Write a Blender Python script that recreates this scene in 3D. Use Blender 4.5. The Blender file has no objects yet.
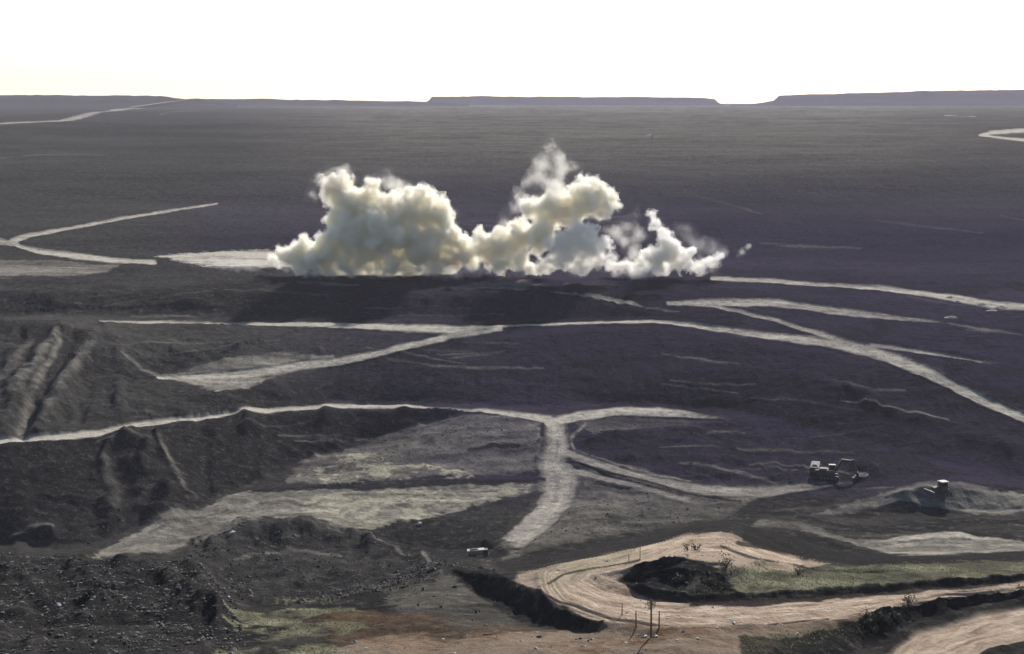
import bpy, bmesh, math, random
import numpy as np
from mathutils import Vector, Matrix

random.seed(7)
rng = np.random.default_rng(7)
S = bpy.context.scene
COL = S.collection
R = math.radians

# ------------------------------------------------------------------ camera, world, sun, exposure
F = 1500.0                      # focal length in pixels of a 1024 wide frame
W, H = 1024, 654
EYE = 130.0                     # lens height above the datum, metres
HORIZON = 101.0
PITCH = math.atan((H / 2 - HORIZON) / F)
cam_d = bpy.data.cameras.new('camera')
cam_d.sensor_width = 36.0
cam_d.lens = 36.0 * F / W
cam_d.clip_start = 1.0
cam_d.clip_end = 40000.0
cam = bpy.data.objects.new('camera', cam_d)
COL.objects.link(cam)
cam.location = (0, 0, EYE)
cam.rotation_euler = (math.pi / 2 - PITCH, 0, 0)
S.camera = cam

SUN_EL, SUN_AZ = 29.0, 18.0     # degrees; azimuth right of the viewing direction (+Y)
world = bpy.data.worlds.new('World')
S.world = world
world.use_nodes = True
wn = world.node_tree
wn.nodes.clear()
sky = wn.nodes.new('ShaderNodeTexSky')
sky.sky_type = 'NISHITA'
sky.sun_disc = False
sky.sun_elevation = R(SUN_EL)
sky.sun_rotation = R(SUN_AZ)
sky.altitude = 1200
sky.air_density = 1.0
sky.dust_density = 0.7
sky.ozone_density = 1.0
bg = wn.nodes.new('ShaderNodeBackground')
bg.inputs['Strength'].default_value = 0.065
wo = wn.nodes.new('ShaderNodeOutputWorld')
wn.links.new(sky.outputs[0], bg.inputs[0])
wn.links.new(bg.outputs[0], wo.inputs[0])

sun_d = bpy.data.lights.new('sun', 'SUN')
sun_d.energy = 5.0
sun_d.angle = R(0.5)
sun_d.color = (1.0, 0.94, 0.86)
sun = bpy.data.objects.new('sun', sun_d)
COL.objects.link(sun)
_sd = Vector((math.sin(R(SUN_AZ)) * math.cos(R(SUN_EL)), math.cos(R(SUN_AZ)) * math.cos(R(SUN_EL)), math.sin(R(SUN_EL))))
sun.rotation_euler = _sd.to_track_quat('Z', 'Y').to_euler()
sun.location = (0, 0, 400)

S.view_settings.view_transform = 'Standard'
S.view_settings.look = 'None'
S.view_settings.gamma = 1.0
S.view_settings.use_curve_mapping = False
S.view_settings.exposure = 0.95
S.render.engine = 'CYCLES'
S.cycles.max_bounces = 24
S.cycles.volume_bounces = 14
S.cycles.transparent_max_bounces = 24
S.cycles.diffuse_bounces = 2
S.cycles.use_denoising = True
S.cycles.volume_step_rate = 1.0

# ------------------------------------------------------------------ small helpers
CP, SP = math.cos(PITCH), math.sin(PITCH)


def place(px, py, z):
    """The point at height z that lies in the direction of a picture position (arrays allowed)."""
    px = np.asarray(px, float); py = np.asarray(py, float); z = np.asarray(z, float)
    u = (px - W / 2) / F
    a = -(py - H / 2) / F
    dy = CP + a * SP
    dz = -SP + a * CP
    t = (z - EYE) / dz
    return u * t, dy * t, z + 0 * t


def _hash(ix, iy, seed):
    h = (ix.astype(np.int64) * 374761393 + iy.astype(np.int64) * 668265263 + seed * 974634777) & 0xFFFFFFFF
    h = ((h ^ (h >> 13)) * 1274126177) & 0xFFFFFFFF
    h = (h ^ (h >> 16)) & 0xFFFFFFFF
    return h.astype(np.float64) / 4294967295.0


def noise2(x, y, seed=0):
    ix = np.floor(x); iy = np.floor(y)
    fx = x - ix; fy = y - iy
    fx = fx * fx * fx * (fx * (fx * 6 - 15) + 10); fy = fy * fy * fy * (fy * (fy * 6 - 15) + 10)
    a = _hash(ix, iy, seed); b = _hash(ix + 1, iy, seed); c = _hash(ix, iy + 1, seed); d = _hash(ix + 1, iy + 1, seed)
    return (a + (b - a) * fx + (c - a) * fy + (a - b - c + d) * fx * fy) * 2 - 1


def smooth(e0, e1, x):
    t = np.clip((x - e0) / (e1 - e0), 0, 1)
    return t * t * (3 - 2 * t)


def tag(o, label=None, cat=None, group=None, kind=None):
    if label: o['label'] = label
    if cat: o['category'] = cat
    if group: o['group'] = group
    if kind: o['kind'] = kind
    return o


def link_mesh(name, me, mat=None, parent=None):
    o = bpy.data.objects.new(name, me)
    COL.objects.link(o)
    if mat is not None: me.materials.append(mat)
    if parent is not None: o.parent = parent
    return o


def np_mesh(name, verts, quads, smooth_shade=True):
    me = bpy.data.meshes.new(name)
    nv, nf = len(verts), len(quads)
    k = quads.shape[1]
    me.vertices.add(nv); me.loops.add(nf * k); me.polygons.add(nf)
    me.vertices.foreach_set('co', np.ascontiguousarray(verts, np.float32).ravel())
    me.loops.foreach_set('vertex_index', np.ascontiguousarray(quads, np.int32).ravel())
    me.polygons.foreach_set('loop_start', np.arange(0, nf * k, k, dtype=np.int32))
    me.polygons.foreach_set('use_smooth', np.full(nf, smooth_shade))
    me.update(calc_edges=True)
    return me


# ------------------------------------------------------------------ relief of the mine: heights along benches, roads, crests and toes
HL = []


def hl(*pts):
    HL.append(pts)


X0, X1 = -300, 1324
for py, z in ((105, 114), (115, 106.5), (130, 99), (150, 90), (200, 66), (250, 50), (275, 47)):
    hl((X0, py, z), (X1, py, z))
hl((X0, 292, 46), (640, 292, 46), (700, 296, 44.5), (830, 300, 44), (960, 304, 44), (X1, 330, 40))
hl((X0, 318, 38.5), (300, 318, 38.2), (640, 317, 38))
hl((90, 325, 38), (300, 326, 37.6), (500, 330, 37), (640, 320, 37.8))
hl((650, 321, 38), (700, 327, 37.4), (764, 336, 36.5), (820, 342, 35.8), (865, 350, 34), (900, 362, 31.6), (940, 380, 28), (985, 402, 23.5), (1015, 415, 21.5), (1100, 450, 17), (X1, 520, 12))
hl((470, 333, 36.6), (430, 342, 35), (390, 352, 32.6), (340, 362, 30), (300, 367, 28.4), (250, 373, 27.4), (200, 376, 27), (160, 379, 27))
hl((500, 336, 36.4), (560, 333, 36.8), (640, 330, 37), (700, 336, 36), (764, 345, 35), (830, 354, 33.5), (880, 365, 31))
hl((210, 391, 25.5), (250, 386, 25.6), (310, 369, 28), (345, 364, 29.5))
hl((330, 401, 19.6), (420, 403, 18.8), (480, 405, 18.6), (560, 406, 18.3), (640, 404, 18.3), (720, 410, 17.5), (790, 425, 16), (860, 440, 14.5), (940, 462, 12.5), (1024, 478, 11), (X1, 530, 8))
R12 = [(X0, 462, 27), (0, 443, 24), (50, 438, 23.5), (100, 433, 23), (150, 424, 22), (200, 418, 20.7), (260, 412, 19.7), (320, 407, 19.2), (370, 405.5, 18.9), (410, 408, 18.4), (450, 410, 18.1), (480, 411, 18), (520, 414, 17.6), (550, 418, 17.2), (580, 415, 17.5), (620, 411, 17.9), (660, 411, 17.8), (690, 414, 17.4), (720, 420, 16.7)]
hl(*R12)
hl(*[(x, y + 4, z - 0.2) for x, y, z in R12[:10]])
hl((0, 326, 42.5), (40, 322, 43), (75, 328, 42.5), (105, 336, 40), (140, 368, 30), (160, 378, 27))
hl((X0, 340, 42), (0, 330, 42))
hl((X0, 456, 28), (0, 436, 25), (60, 431, 24.6), (120, 424, 23.5))
hl((X0, 570, 3), (0, 545, 4), (60, 550, 4.5), (100, 545, 5), (160, 525, 5), (200, 508, 5.5), (230, 495, 6.2), (260, 480, 7), (300, 462, 7.5), (340, 452, 8.6), (380, 438, 10.8), (430, 422, 14.5), (480, 415.5, 17.2))
hl((552, 420, 17), (556, 445, 14), (552, 465, 11), (560, 480, 9.4), (555, 500, 8), (540, 520, 7.5), (515, 540, 7), (495, 552, 7))
hl((330, 480, 7.7), (400, 480, 8.2), (470, 478, 9), (545, 479, 9.6))
hl((170, 548, 4.8), (250, 520, 6), (330, 520, 6.6), (420, 512, 7.2), (520, 495, 8.4), (545, 488, 9))
hl((390, 545, 3.2), (440, 551, 3), (490, 551, 3.6))
hl((565, 455, 13), (600, 465, 11.2), (650, 480, 10), (700, 490, 9.2), (760, 493, 9), (800, 488, 10))
hl((600, 430, 15), (700, 432, 14), (800, 448, 12.4))
hl((575, 470, 10.2), (620, 483, 9.2), (680, 500, 8.2), (720, 506, 8))
hl((800, 479, 10.6), (835, 479, 10.6), (862, 480, 10.8))
hl((860, 500, 10.5), (900, 491, 13), (925, 486, 14.2), (950, 484, 14.2), (980, 490, 12.5), (1024, 497, 10.5), (X1, 520, 9))
hl((840, 517, 8), (900, 516, 8), (960, 513, 8.4), (1024, 513, 8))
hl((760, 515, 9.5), (800, 512, 9.5), (830, 506, 9.6))
hl((850, 542, 12), (900, 537, 12), (960, 534, 12.2), (1024, 544, 12), (X1, 548, 11))
hl((860, 553, 12.8), (940, 555, 13), (1024, 551, 12.6), (X1, 556, 12))
hl((X0, 575, 5), (0, 550, 5), (100, 553, 6), (160, 555, 6.5), (200, 557, 8), (215, 575, 12), (240, 592, 16), (320, 597, 18), (390, 582, 14), (435, 560, 9), (490, 561, 8), (515, 562, 9), (560, 555, 9), (610, 545, 9), (660, 533, 9), (700, 523, 9), (735, 522, 9), (790, 537, 11), (850, 556, 13))
hl((250, 560, 8), (350, 560, 9), (410, 560, 8))
hl((250, 540, 7.5), (350, 545, 7))
# foreground crest, then the tan loop, the heap inside it and the near banks
hl((X0, 585, 47), (0, 557, 48.5), (60, 558, 49), (100, 561, 49.4), (160, 563, 50), (190, 566, 50.5), (220, 590, 52), (250, 603, 52.5), (320, 607, 53), (400, 592, 53), (440, 568, 52.5), (480, 570, 55.5), (515, 577, 58), (560, 565, 58), (610, 555, 58), (660, 544, 57.4), (700, 533, 56.4), (735, 532, 56), (760, 545, 55), (800, 558, 53), (860, 565, 51), (1024, 561, 48.5), (X1, 565, 46))
hl((515, 579, 58), (535, 592, 59.6), (570, 605, 61), (600, 612, 61.8), (650, 618, 62), (700, 618, 61.8), (764, 616, 61), (830, 608, 59.2), (900, 600, 57), (1024, 587, 53), (X1, 570, 48))
hl((630, 560, 58.4), (680, 549, 58), (740, 556, 57.5))
hl((622, 575, 61.5), (640, 564, 63.4), (680, 558, 64.8), (715, 560, 64.2), (745, 570, 62.4))
hl((622, 583, 60.2), (640, 598, 60.6), (690, 606, 61), (760, 605, 60.6), (860, 598, 57.7), (1024, 581, 53))
hl((770, 590, 60.8), (860, 588, 57.9), (1024, 574, 53))
hl((760, 570, 57), (900, 570, 52.5), (1024, 566, 50))
hl((450, 572, 52.6), (490, 600, 54.2), (540, 628, 57.7), (590, 637, 61))
hl((550, 598, 60.2), (600, 627, 62.2))
hl((740, 641, 62.2), (860, 621, 58.6), (905, 607, 57.3), (960, 599, 55.4), (1024, 593, 53.3), (X1, 578, 48))
hl((850, 652, 57.6), (900, 632, 55), (955, 611, 53.2), (1024, 601, 51.6), (X1, 588, 46))
hl((X0, 654, 60), (0, 654, 61.5), (250, 654, 61.5), (400, 654, 62.5), (560, 654, 63.5), (720, 654, 63.5), (800, 658, 61))
hl((X0, 744, 66), (512, 744, 67), (X1, 744, 62))

GX, GY = 4, 2
gxs = np.arange(X0, X1 + 1, GX); gys = np.arange(104, 746, GY)


def solve(lines):
    """Membrane between the height lines (coarse to fine)."""
    nx, ny = len(gxs), len(gys)
    val = np.zeros((ny, nx)); cnt = np.zeros((ny, nx))
    for pts in lines:
        for (xa, ya, za), (xb, yb, zb) in zip(pts[:-1], pts[1:]):
            n = int(max(abs(xb - xa) / GX, abs(yb - ya) / GY) * 2) + 2
            t = np.linspace(0, 1, n)
            i = np.round((xa + (xb - xa) * t - X0) / GX).astype(int); yy = ya + (yb - ya) * t
            j = np.round((yy - gys[0]) / GY).astype(int)
            ok = (i >= 0) & (i < nx) & (j >= 0) & (j < ny)
            np.add.at(val, (j[ok], i[ok]), (za + (zb - za) * t)[ok]); np.add.at(cnt, (j[ok], i[ok]), 1)
    fixed = cnt > 0
    val[fixed] /= cnt[fixed]
    levels = [(val, fixed)]
    while min(levels[-1][0].shape) > 12:
        v, f = levels[-1]
        h2, w2 = (v.shape[0] + 1) // 2, (v.shape[1] + 1) // 2
        vv = np.zeros((h2, w2)); cc = np.zeros((h2, w2))
        jj, ii = np.nonzero(f)
        np.add.at(vv, (jj // 2, ii // 2), v[jj, ii]); np.add.at(cc, (jj // 2, ii // 2), 1)
        ff = cc > 0; vv[ff] /= cc[ff]
        levels.append((vv, ff))
    u = None
    for v, f in reversed(levels):
        if u is None:
            u = np.full(v.shape, v[f].mean())
        else:
            u = np.repeat(np.repeat(u, 2, 0), 2, 1)[:v.shape[0], :v.shape[1]]
        u[f] = v[f]
        for _ in range(140):
            p = np.pad(u, 1, mode='edge')
            u = (p[:-2, 1:-1] + p[2:, 1:-1] + p[1:-1, :-2] + p[1:-1, 2:]) * 0.25
            u[f] = v[f]
    # ease creases a little
    for _ in range(2):
        p = np.pad(u, 1, mode='edge')
        u = 0.5 * u + 0.125 * (p[:-2, 1:-1] + p[2:, 1:-1] + p[1:-1, :-2] + p[1:-1, 2:])
    return u


ZG = solve(HL)
# keep every bench in front of the one behind it, with slopes no steeper than loose spoil stands
for j in range(len(gys) - 2, -1, -1):
    _, d1, _ = place(gxs, np.full(len(gxs), gys[j + 1]), ZG[j + 1])
    z = ZG[j].copy()
    for _ in range(14):
        _, d0, _ = place(gxs, np.full(len(gxs), gys[j]), z)
        bad = (d0 - d1) < np.maximum(0.25, (z - ZG[j + 1]) / 0.95)
        if not bad.any(): break
        z[bad] -= 0.12
    ZG[j] = z
for _ in range(3):
    p_ = np.pad(ZG, ((0, 0), (1, 1)), mode='edge')
    ZG = .25 * p_[:, :-2] + .5 * ZG + .25 * p_[:, 2:]


def base_z(px, py):
    fx = np.clip((np.asarray(px, float) - X0) / GX, 0, len(gxs) - 1.001); fy = np.clip((np.asarray(py, float) - gys[0]) / GY, 0, len(gys) - 1.001)
    i = fx.astype(int); j = fy.astype(int); a = fx - i; b = fy - j
    return (ZG[j, i] * (1 - a) + ZG[j, i + 1] * a) * (1 - b) + (ZG[j + 1, i] * (1 - a) + ZG[j + 1, i + 1] * a) * b


# ------------------------------------------------------------------ terrain grid
cx = np.concatenate([np.arange(X0, -8, 4.0), np.arange(-8, 1032.1, 1.0), np.arange(1036, X1 + 1, 4.0)])
cy = np.concatenate([np.arange(105, 660, 0.8), np.arange(660, 744, 3.0)])
NX, NY = len(cx), len(cy)
PX, PY = np.meshgrid(cx, cy)
Z0 = base_z(PX, PY)
XW, YW, _ = place(PX, PY, Z0)

jx = 2.2 * noise2(XW / 9, YW / 14, 3) + 1.3 * noise2(XW / 3.1, YW / 5, 4)
jy = 0.8 * noise2(XW / 9, YW / 14, 5) + 0.5 * noise2(XW / 3.1, YW / 5, 6)
QX = PX + jx * np.clip(450 / YW, .3, 1.6) * .8
QY = PY + jy * np.clip(450 / YW, .3, 1.6)


def stroke(pts, soft=1.0, quiet=False):
    """pts (x, y, half-width across): a mask along a line, with its signed offset across and distance along (in half-widths)."""
    m = np.zeros(PX.shape); ac = np.zeros(PX.shape); al = np.zeros(PX.shape)
    best = np.full(PX.shape, 1e9)
    run = 0.0
    ax_, ay_ = (PX, PY) if quiet else (QX, QY)
    for (xa, ya, wa), (xb, yb, wb) in zip(pts[:-1], pts[1:]):
        mg = max(wa, wb) * 2.5 + 8
        i0, i1 = np.searchsorted(cx, [min(xa, xb) - mg, max(xa, xb) + mg]); j0, j1 = np.searchsorted(cy, [min(ya, yb) - mg, max(ya, yb) + mg])
        L2 = (xb - xa) ** 2 + (yb - ya) ** 2; L = math.sqrt(L2)
        if i1 > i0 and j1 > j0:
            sl = np.s_[j0:j1, i0:i1]
            dx = ax_[sl] - xa; dy = ay_[sl] - ya
            t = np.clip((dx * (xb - xa) + dy * (yb - ya)) / L2, 0, 1)
            ex = dx - t * (xb - xa); ey = dy - t * (yb - ya)
            d = np.hypot(ex, ey) / (wa + (wb - wa) * t)
            s = np.sign(dx * (yb - ya) - dy * (xb - xa))
            up = d < best[sl]
            best[sl] = np.where(up, d, best[sl]); ac[sl] = np.where(up, d * s, ac[sl]); al[sl] = np.where(up, run + t * L, al[sl])
        run += L
    return 1 - smooth(1 - .35 * soft, 1 + .35 * soft, best), ac, al


def poly(pts, soft=2.0, amp=None):
    """Soft mask of a polygon."""
    xs = [p[0] for p in pts]; ys = [p[1] for p in pts]
    m = np.zeros(PX.shape)
    i0, i1 = np.searchsorted(cx, [min(xs) - 40, max(xs) + 40]); j0, j1 = np.searchsorted(cy, [min(ys) - 16, max(ys) + 16])
    sl = np.s_[j0:j1, i0:i1]
    x = QX[sl]; y = QY[sl]
    ins = np.zeros(x.shape, bool); dist = np.full(x.shape, 1e9)
    n = len(pts)
    for k in range(n):
        xa, ya = pts[k]; xb, yb = pts[(k + 1) % n]
        if ya != yb:
            c = ((ya > y) != (yb > y)) & (x < (xb - xa) * (y - ya) / (yb - ya) + xa)
            ins ^= c
        t = np.clip(((x - xa) * (xb - xa) + (y - ya) * (yb - ya)) / ((xb - xa) ** 2 + (yb - ya) ** 2 + 1e-9), 0, 1)
        dist = np.minimum(dist, np.hypot((x - xa - t * (xb - xa)) * .6, (y - ya - t * (yb - ya)) * 1.5))
    edge_ = .5 + soft * .28
    m[sl] = smooth(-edge_, edge_, np.where(ins, dist, -dist) + (soft * .75 + .8 if amp is None else amp) * BREAK[sl])
    return m


ZERO = np.zeros(PX.shape)
BREAK = .4 * noise2(XW / 26, YW / 16, 61) + .4 * noise2(XW / 8, YW / 6, 62) + .4 * noise2(XW / 2.6, YW / 2.6, 63) + .3 * noise2(XW / 1.1, YW / 1.1, 67)
PATCH = np.clip(.5 + .7 * noise2(XW / 9, YW / 9, 81) + .6 * noise2(XW / 3.2, YW / 3.2, 82) + .4 * noise2(XW / 1.2, YW / 1.2, 83), 0, 1)
STREAK = np.clip(.5 + .45 * noise2(XW / 60, YW / 11, 64) + .4 * noise2(XW / 22, YW / 4.5, 65) + .25 * noise2(XW / 7, YW / 2.5, 66), 0, 1)
grey = ZERO.copy(); tan = ZERO.copy(); coal_shade = ZERO.copy(); veg = ZERO.copy(); brown = ZERO.copy(); violet = ZERO.copy(); rough = ZERO.copy(); flat = ZERO.copy()  # the dark channel holds real coal and also painted shade
ACR = ZERO.copy(); ALO = ZERO.copy(); ROAD = np.zeros(PX.shape, np.int16); rbest = ZERO.copy()
road_info = []
berm = ZERO.copy(); shoulder = ZERO.copy()


def road(label, pts, g=0.8, t=0.0, soft=1.45, fade=None):
    """A road: paler trodden material, levelled, faces of its own."""
    global grey, tan, flat
    m, ac, al = stroke(pts, soft)
    if fade:      # the trodden surface peters out
        tot = sum(math.hypot(b[0] - a[0], b[1] - a[1]) for a, b in zip(pts[:-1], pts[1:]))
        m = m * (1 - smooth(fade, 1.0, al / tot + .12 * BREAK * (al > 0)))
    road_info.append(label)
    k = len(road_info)
    grey = np.maximum(grey, m * min(1.0, g * 1.3) * (.8 + .4 * STREAK)); tan = np.maximum(tan, m * t); flat = np.maximum(flat, m)
    up = (m > rbest)
    ACR[up] = (ac + k * 7.3)[up]; ALO[up] = al[up]
    ROAD[up & (m > .5)] = k
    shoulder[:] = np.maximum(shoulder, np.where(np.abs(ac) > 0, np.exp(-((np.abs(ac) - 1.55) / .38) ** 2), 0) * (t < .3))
    wmax = np.mean([q[2] for q in pts])
    if wmax > 1.7: berm[:] = np.maximum(berm, np.where(np.abs(ac) > 0, np.exp(-((np.abs(ac) - 1.32) / .2) ** 2), 0) * min(1.0, wmax / 5))
    rbest[up] = m[up]


# --- roads
road('thin pale track climbing the far hillside at the upper left', [(-300, 152, 1.6), (0, 126, 1.5), (60, 121, 1.3), (120, 110, 1.1), (175, 102.5, .9), (196, 100, .7)], .45)
road('pale hairpin road on the far slope left of the dust cloud', [(216, 203.5, 1.2), (180, 209, 1.3), (120, 219, 1.4), (60, 230, 1.6), (30, 236, 2), (12, 242, 3), (22, 247, 2.2), (38, 252, 2.2), (75, 256, 2.5), (110, 260, 2.5), (155, 263, 1.8)], .7)
road('pale road running along the foot of the far slope right of the dust', [(712, 279, 1.6), (764, 280.5, 2.2), (800, 284, 1.8), (830, 286, 1.8), (880, 289, 2), (925, 294, 2.2), (960, 299, 3), (990, 304, 3.6), (1024, 307, 3), (1150, 322, 3), (1324, 340, 3)], .6)
road('broad pale terrace road on the right below the dust', [(668, 303, 1.5), (700, 303.5, 3), (770, 303, 3.6), (800, 307, 3.2), (840, 312, 3.2), (885, 317, 2.6), (935, 322, 1.2), (960, 325, .8)], .5, 0, 1.0, .7)
road('long pale haul road descending diagonally at the right', [(470, 327, .8), (560, 324, .9), (650, 321, 1.4), (700, 327, 2), (764, 336, 3), (820, 342, 4), (865, 350, 5), (900, 362, 5), (940, 380, 5), (985, 402, 4.6), (1015, 415, 4), (1060, 434, 4), (1150, 470, 5)], .62)
road('narrow pale ramp joining the diagonal haul road', [(690, 303, 1.6), (740, 312, 1.8), (790, 325, 1.8), (830, 337, 2.2), (870, 349, 2.5)], .5)
road('short pale spur road right of the diagonal haul road', [(866, 346, 1.6), (890, 348, 1.8), (930, 354, 1.8), (960, 359, 1.5), (998, 365, 1.2)], .5, 0, 1.0, .7)
road('pale terrace road below the left of the dust cloud', [(100, 322, .8), (180, 323, .9), (225, 325, 1), (300, 324, 1.8), (350, 326, 2.6), (420, 328, 3.2), (470, 330.5, 4), (500, 328.5, 2)], .75)
road('pale ramp sloping down left to the grey flat patch', [(488, 330, 3), (450, 336, 3), (430, 341, 2.8), (390, 351, 2.8), (340, 362, 3.4), (300, 366, 4), (250, 374, 4), (200, 377, 3), (158, 378, 1.8)], .66)
road('thin bright road along the bench edge at the left', [(-300, 462, 5), (0, 442.5, 3.2), (50, 438, 3), (100, 433, 2.8), (150, 424.5, 2.2), (200, 418, 2), (260, 412, 1.9), (320, 407, 1.8), (370, 405.5, 1.4), (410, 407, .9), (450, 409.5, .7), (480, 411, 2), (520, 415, 3), (550, 420, 4)], .8)
road('curved pale road turning right from the central junction', [(548, 423, 4), (580, 416, 4.5), (620, 411.5, 4.2), (660, 411.5, 4), (690, 414, 3), (724, 420.5, .6), (750, 424, .5)], .62, 0, 1.0, .6)
road('broad pale track running down the middle of the pit floor', [(555, 426, 8), (558, 445, 10), (553, 465, 12), (560, 480, 16), (555, 500, 14), (540, 520, 13), (515, 540, 12), (492, 556, 11)], .5, 0, 1.8, .8)
road('grey track curving from the central track to the right', [(563, 452, 4), (600, 465, 4), (650, 480, 4), (700, 490, 5), (760, 493, 5), (800, 488, 4), (850, 483, 2)], .38, 0, 1.3, .7)
road('lower grey track curving along the pit floor', [(572, 470, 3), (620, 483, 3), (680, 498, 3), (722, 505, 2)], .32, 0, 1.3, .6)
road('wide tan haul road bending round the dark heap', [(1330, 566, 8), (1150, 578, 8), (1024, 588, 7), (960, 593, 8), (900, 600, 10), (830, 608, 12), (764, 614, 13), (700, 616, 14), (650, 614, 15), (600, 605, 18), (570, 592, 20), (560, 582, 16), (590, 567, 9), (640, 555, 8), (690, 543, 9), (730, 543, 10), (760, 556, 8), (800, 563, 4)], .15, .95, .5)
road('tan rutted road in the bottom right corner', [(1330, 600, 22), (1150, 615, 20), (1040, 622, 16), (980, 635, 18), (920, 655, 20), (880, 690, 22)], .1, .85, .5)

road('pale road running out to the left edge from the hairpin', [(-300, 239, 4), (-60, 240, 3.6), (0, 242.5, 3.2), (16, 244.5, 2)], .6)
road('pale switchback far up the hillside at the right edge', [(1200, 122, 2), (1100, 126, 2), (1024, 131, 1.8), (990, 133, 1.5), (980, 135.3, 1.4), (998, 138.6, 1.6), (1024, 142, 2), (1150, 150, 2.4)], .8)
road('short pale strip on the far hillside near the right skyline', [(945, 114.5, .8), (958, 116, 1.2), (975, 117, 1)], .45)
road('faint pale track crossing the dark slope at the right', [(840, 401, .8), (870, 405, 1), (900, 411, 1), (950, 421, .7)], .22)
# --- pale, dark, green and brown ground
def add(ch, m, g): return np.maximum(ch, m * g)


pale1 = poly([(0, 260), (60, 261), (120, 265), (105, 273), (60, 276), (0, 276), (-300, 280), (-300, 262)]); grey = add(grey, pale1, .3)
pale2 = poly([(155, 258), (200, 253), (262, 250), (300, 252), (300, 271), (270, 269), (205, 267)], 3); grey = add(grey, pale2, .9)
pale3 = poly([(452, 288), (470, 282), (510, 279), (540, 284), (520, 288)]); grey = add(grey, pale3, .35)
pale4 = poly([(553, 291), (590, 293), (630, 299), (647, 307), (600, 299)]); grey = add(grey, pale4, .5)
pale5 = poly([(158, 377), (200, 366), (240, 358), (300, 354), (332, 356), (342, 361), (300, 368), (280, 375), (250, 386), (215, 391), (188, 384)], 3, 3.5); grey = add(grey, pale5, .45)
pale6 = poly([(300, 462), (360, 445), (395, 431), (440, 420), (500, 416), (535, 423), (542, 440), (538, 470), (520, 475), (470, 477), (400, 480), (330, 488), (290, 482)], 5, 7); grey = add(grey, pale6, .2)
gp1 = poly([(315, 474), (350, 455), (400, 462), (480, 476), (400, 481), (330, 487)], 9, 14) * (.3 + .7 * smooth(.25, .7, PATCH)); grey = add(grey, gp1, .62); veg = add(veg, gp1, .42)
pale7 = poly([(250, 492), (330, 490), (400, 488), (480, 484), (540, 483), (546, 490), (520, 495), (460, 510), (410, 520), (360, 530), (320, 528), (290, 521), (250, 526), (205, 536), (170, 552), (90, 560), (112, 545), (160, 525), (210, 505)], 4, 6); grey = add(grey, pale7, .34)
gp2 = poly([(300, 495), (400, 489), (540, 484), (520, 495), (460, 510), (400, 522), (350, 530), (320, 525)], 9, 12) * (.3 + .7 * smooth(.2, .7, PATCH)) * pale7; grey = add(grey, gp2, .68); veg = add(veg, gp2, .42)
pale8 = poly([(860, 500), (900, 488), (930, 482), (960, 482), (1000, 494), (1090, 496), (1090, 514), (970, 515), (940, 508), (900, 503), (850, 515), (815, 516)], 3); grey = add(grey, pale8, .3)
pale9 = poly([(820, 540), (860, 544), (920, 535), (960, 533), (1024, 544), (1150, 548), (1150, 556), (1024, 552), (940, 556), (890, 554), (850, 548)], 2.5); grey = add(grey, pale9, .5)
pale10 = poly([(760, 520), (800, 524), (850, 540), (890, 540), (850, 546), (800, 535), (750, 528)], 2.5); grey = add(grey, pale10, .25)
pale11 = poly([(590, 470), (680, 480), (760, 500), (720, 520), (620, 535), (540, 552), (520, 552), (560, 520)], 4); grey = add(grey, pale11, .17)
pale12 = poly([(400, 576), (450, 572), (480, 590), (560, 632), (600, 650), (540, 654), (400, 615), (380, 600)], 8, 10); grey = add(grey, pale12, .13)
pale13 = poly([(570, 420), (620, 418), (700, 420), (720, 424), (640, 430), (600, 440)], 3); grey = add(grey, pale13, .12)
tn1 = poly([(512, 578), (560, 563), (640, 549), (720, 532), (760, 545), (800, 560), (830, 566), (760, 576), (690, 560), (640, 564), (620, 580), (640, 600), (600, 625), (550, 600)], 3); tan = add(tan, tn1, .75)
tn2 = poly([(330, 654), (360, 640), (480, 640), (560, 634), (620, 622), (760, 622), (880, 612), (900, 620), (780, 640), (760, 670), (760, 744), (330, 744)], 12, 12); tan = add(tan, tn2, .5); brown = add(brown, tn2, .4)
br1 = poly([(318, 630), (350, 612), (440, 607), (470, 625), (560, 634), (620, 628), (600, 660), (300, 664), (310, 645)], 16, 24); br1 = br1 * (.35 + .65 * smooth(.2, .75, 1 - PATCH)); brown = add(brown, br1, .7)
br2 = poly([(600, 648), (650, 634), (700, 632), (720, 640), (640, 650)], 2); brown = add(brown, br2, 1.0); coal_shade = add(coal_shade, br2, .4)
vg1 = poly([(232, 618), (290, 608), (350, 606), (372, 625), (350, 650), (300, 744), (220, 744), (236, 640)], 16, 26) * smooth(.15, .7, PATCH); veg = add(veg, vg1, .9); grey = add(grey, vg1, .1)
vg2 = poly([(720, 566), (800, 572), (900, 566), (1024, 562), (1200, 560), (1200, 572), (1024, 578), (900, 590), (820, 596), (740, 597), (690, 590), (690, 570)], 5, 7) * (.35 + .65 * smooth(.1, .6, PATCH)); veg = add(veg, vg2, .85); grey = add(grey, vg2, .12)
vg3 = poly([(520, 574), (570, 560), (640, 548), (655, 556), (600, 570), (585, 580), (560, 590)], 4); veg = add(veg, vg3, .4)
vg4 = poly([(740, 640), (860, 622), (900, 612), (880, 630), (800, 654), (740, 654)], 4); veg = add(veg, vg4, .5)
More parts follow.
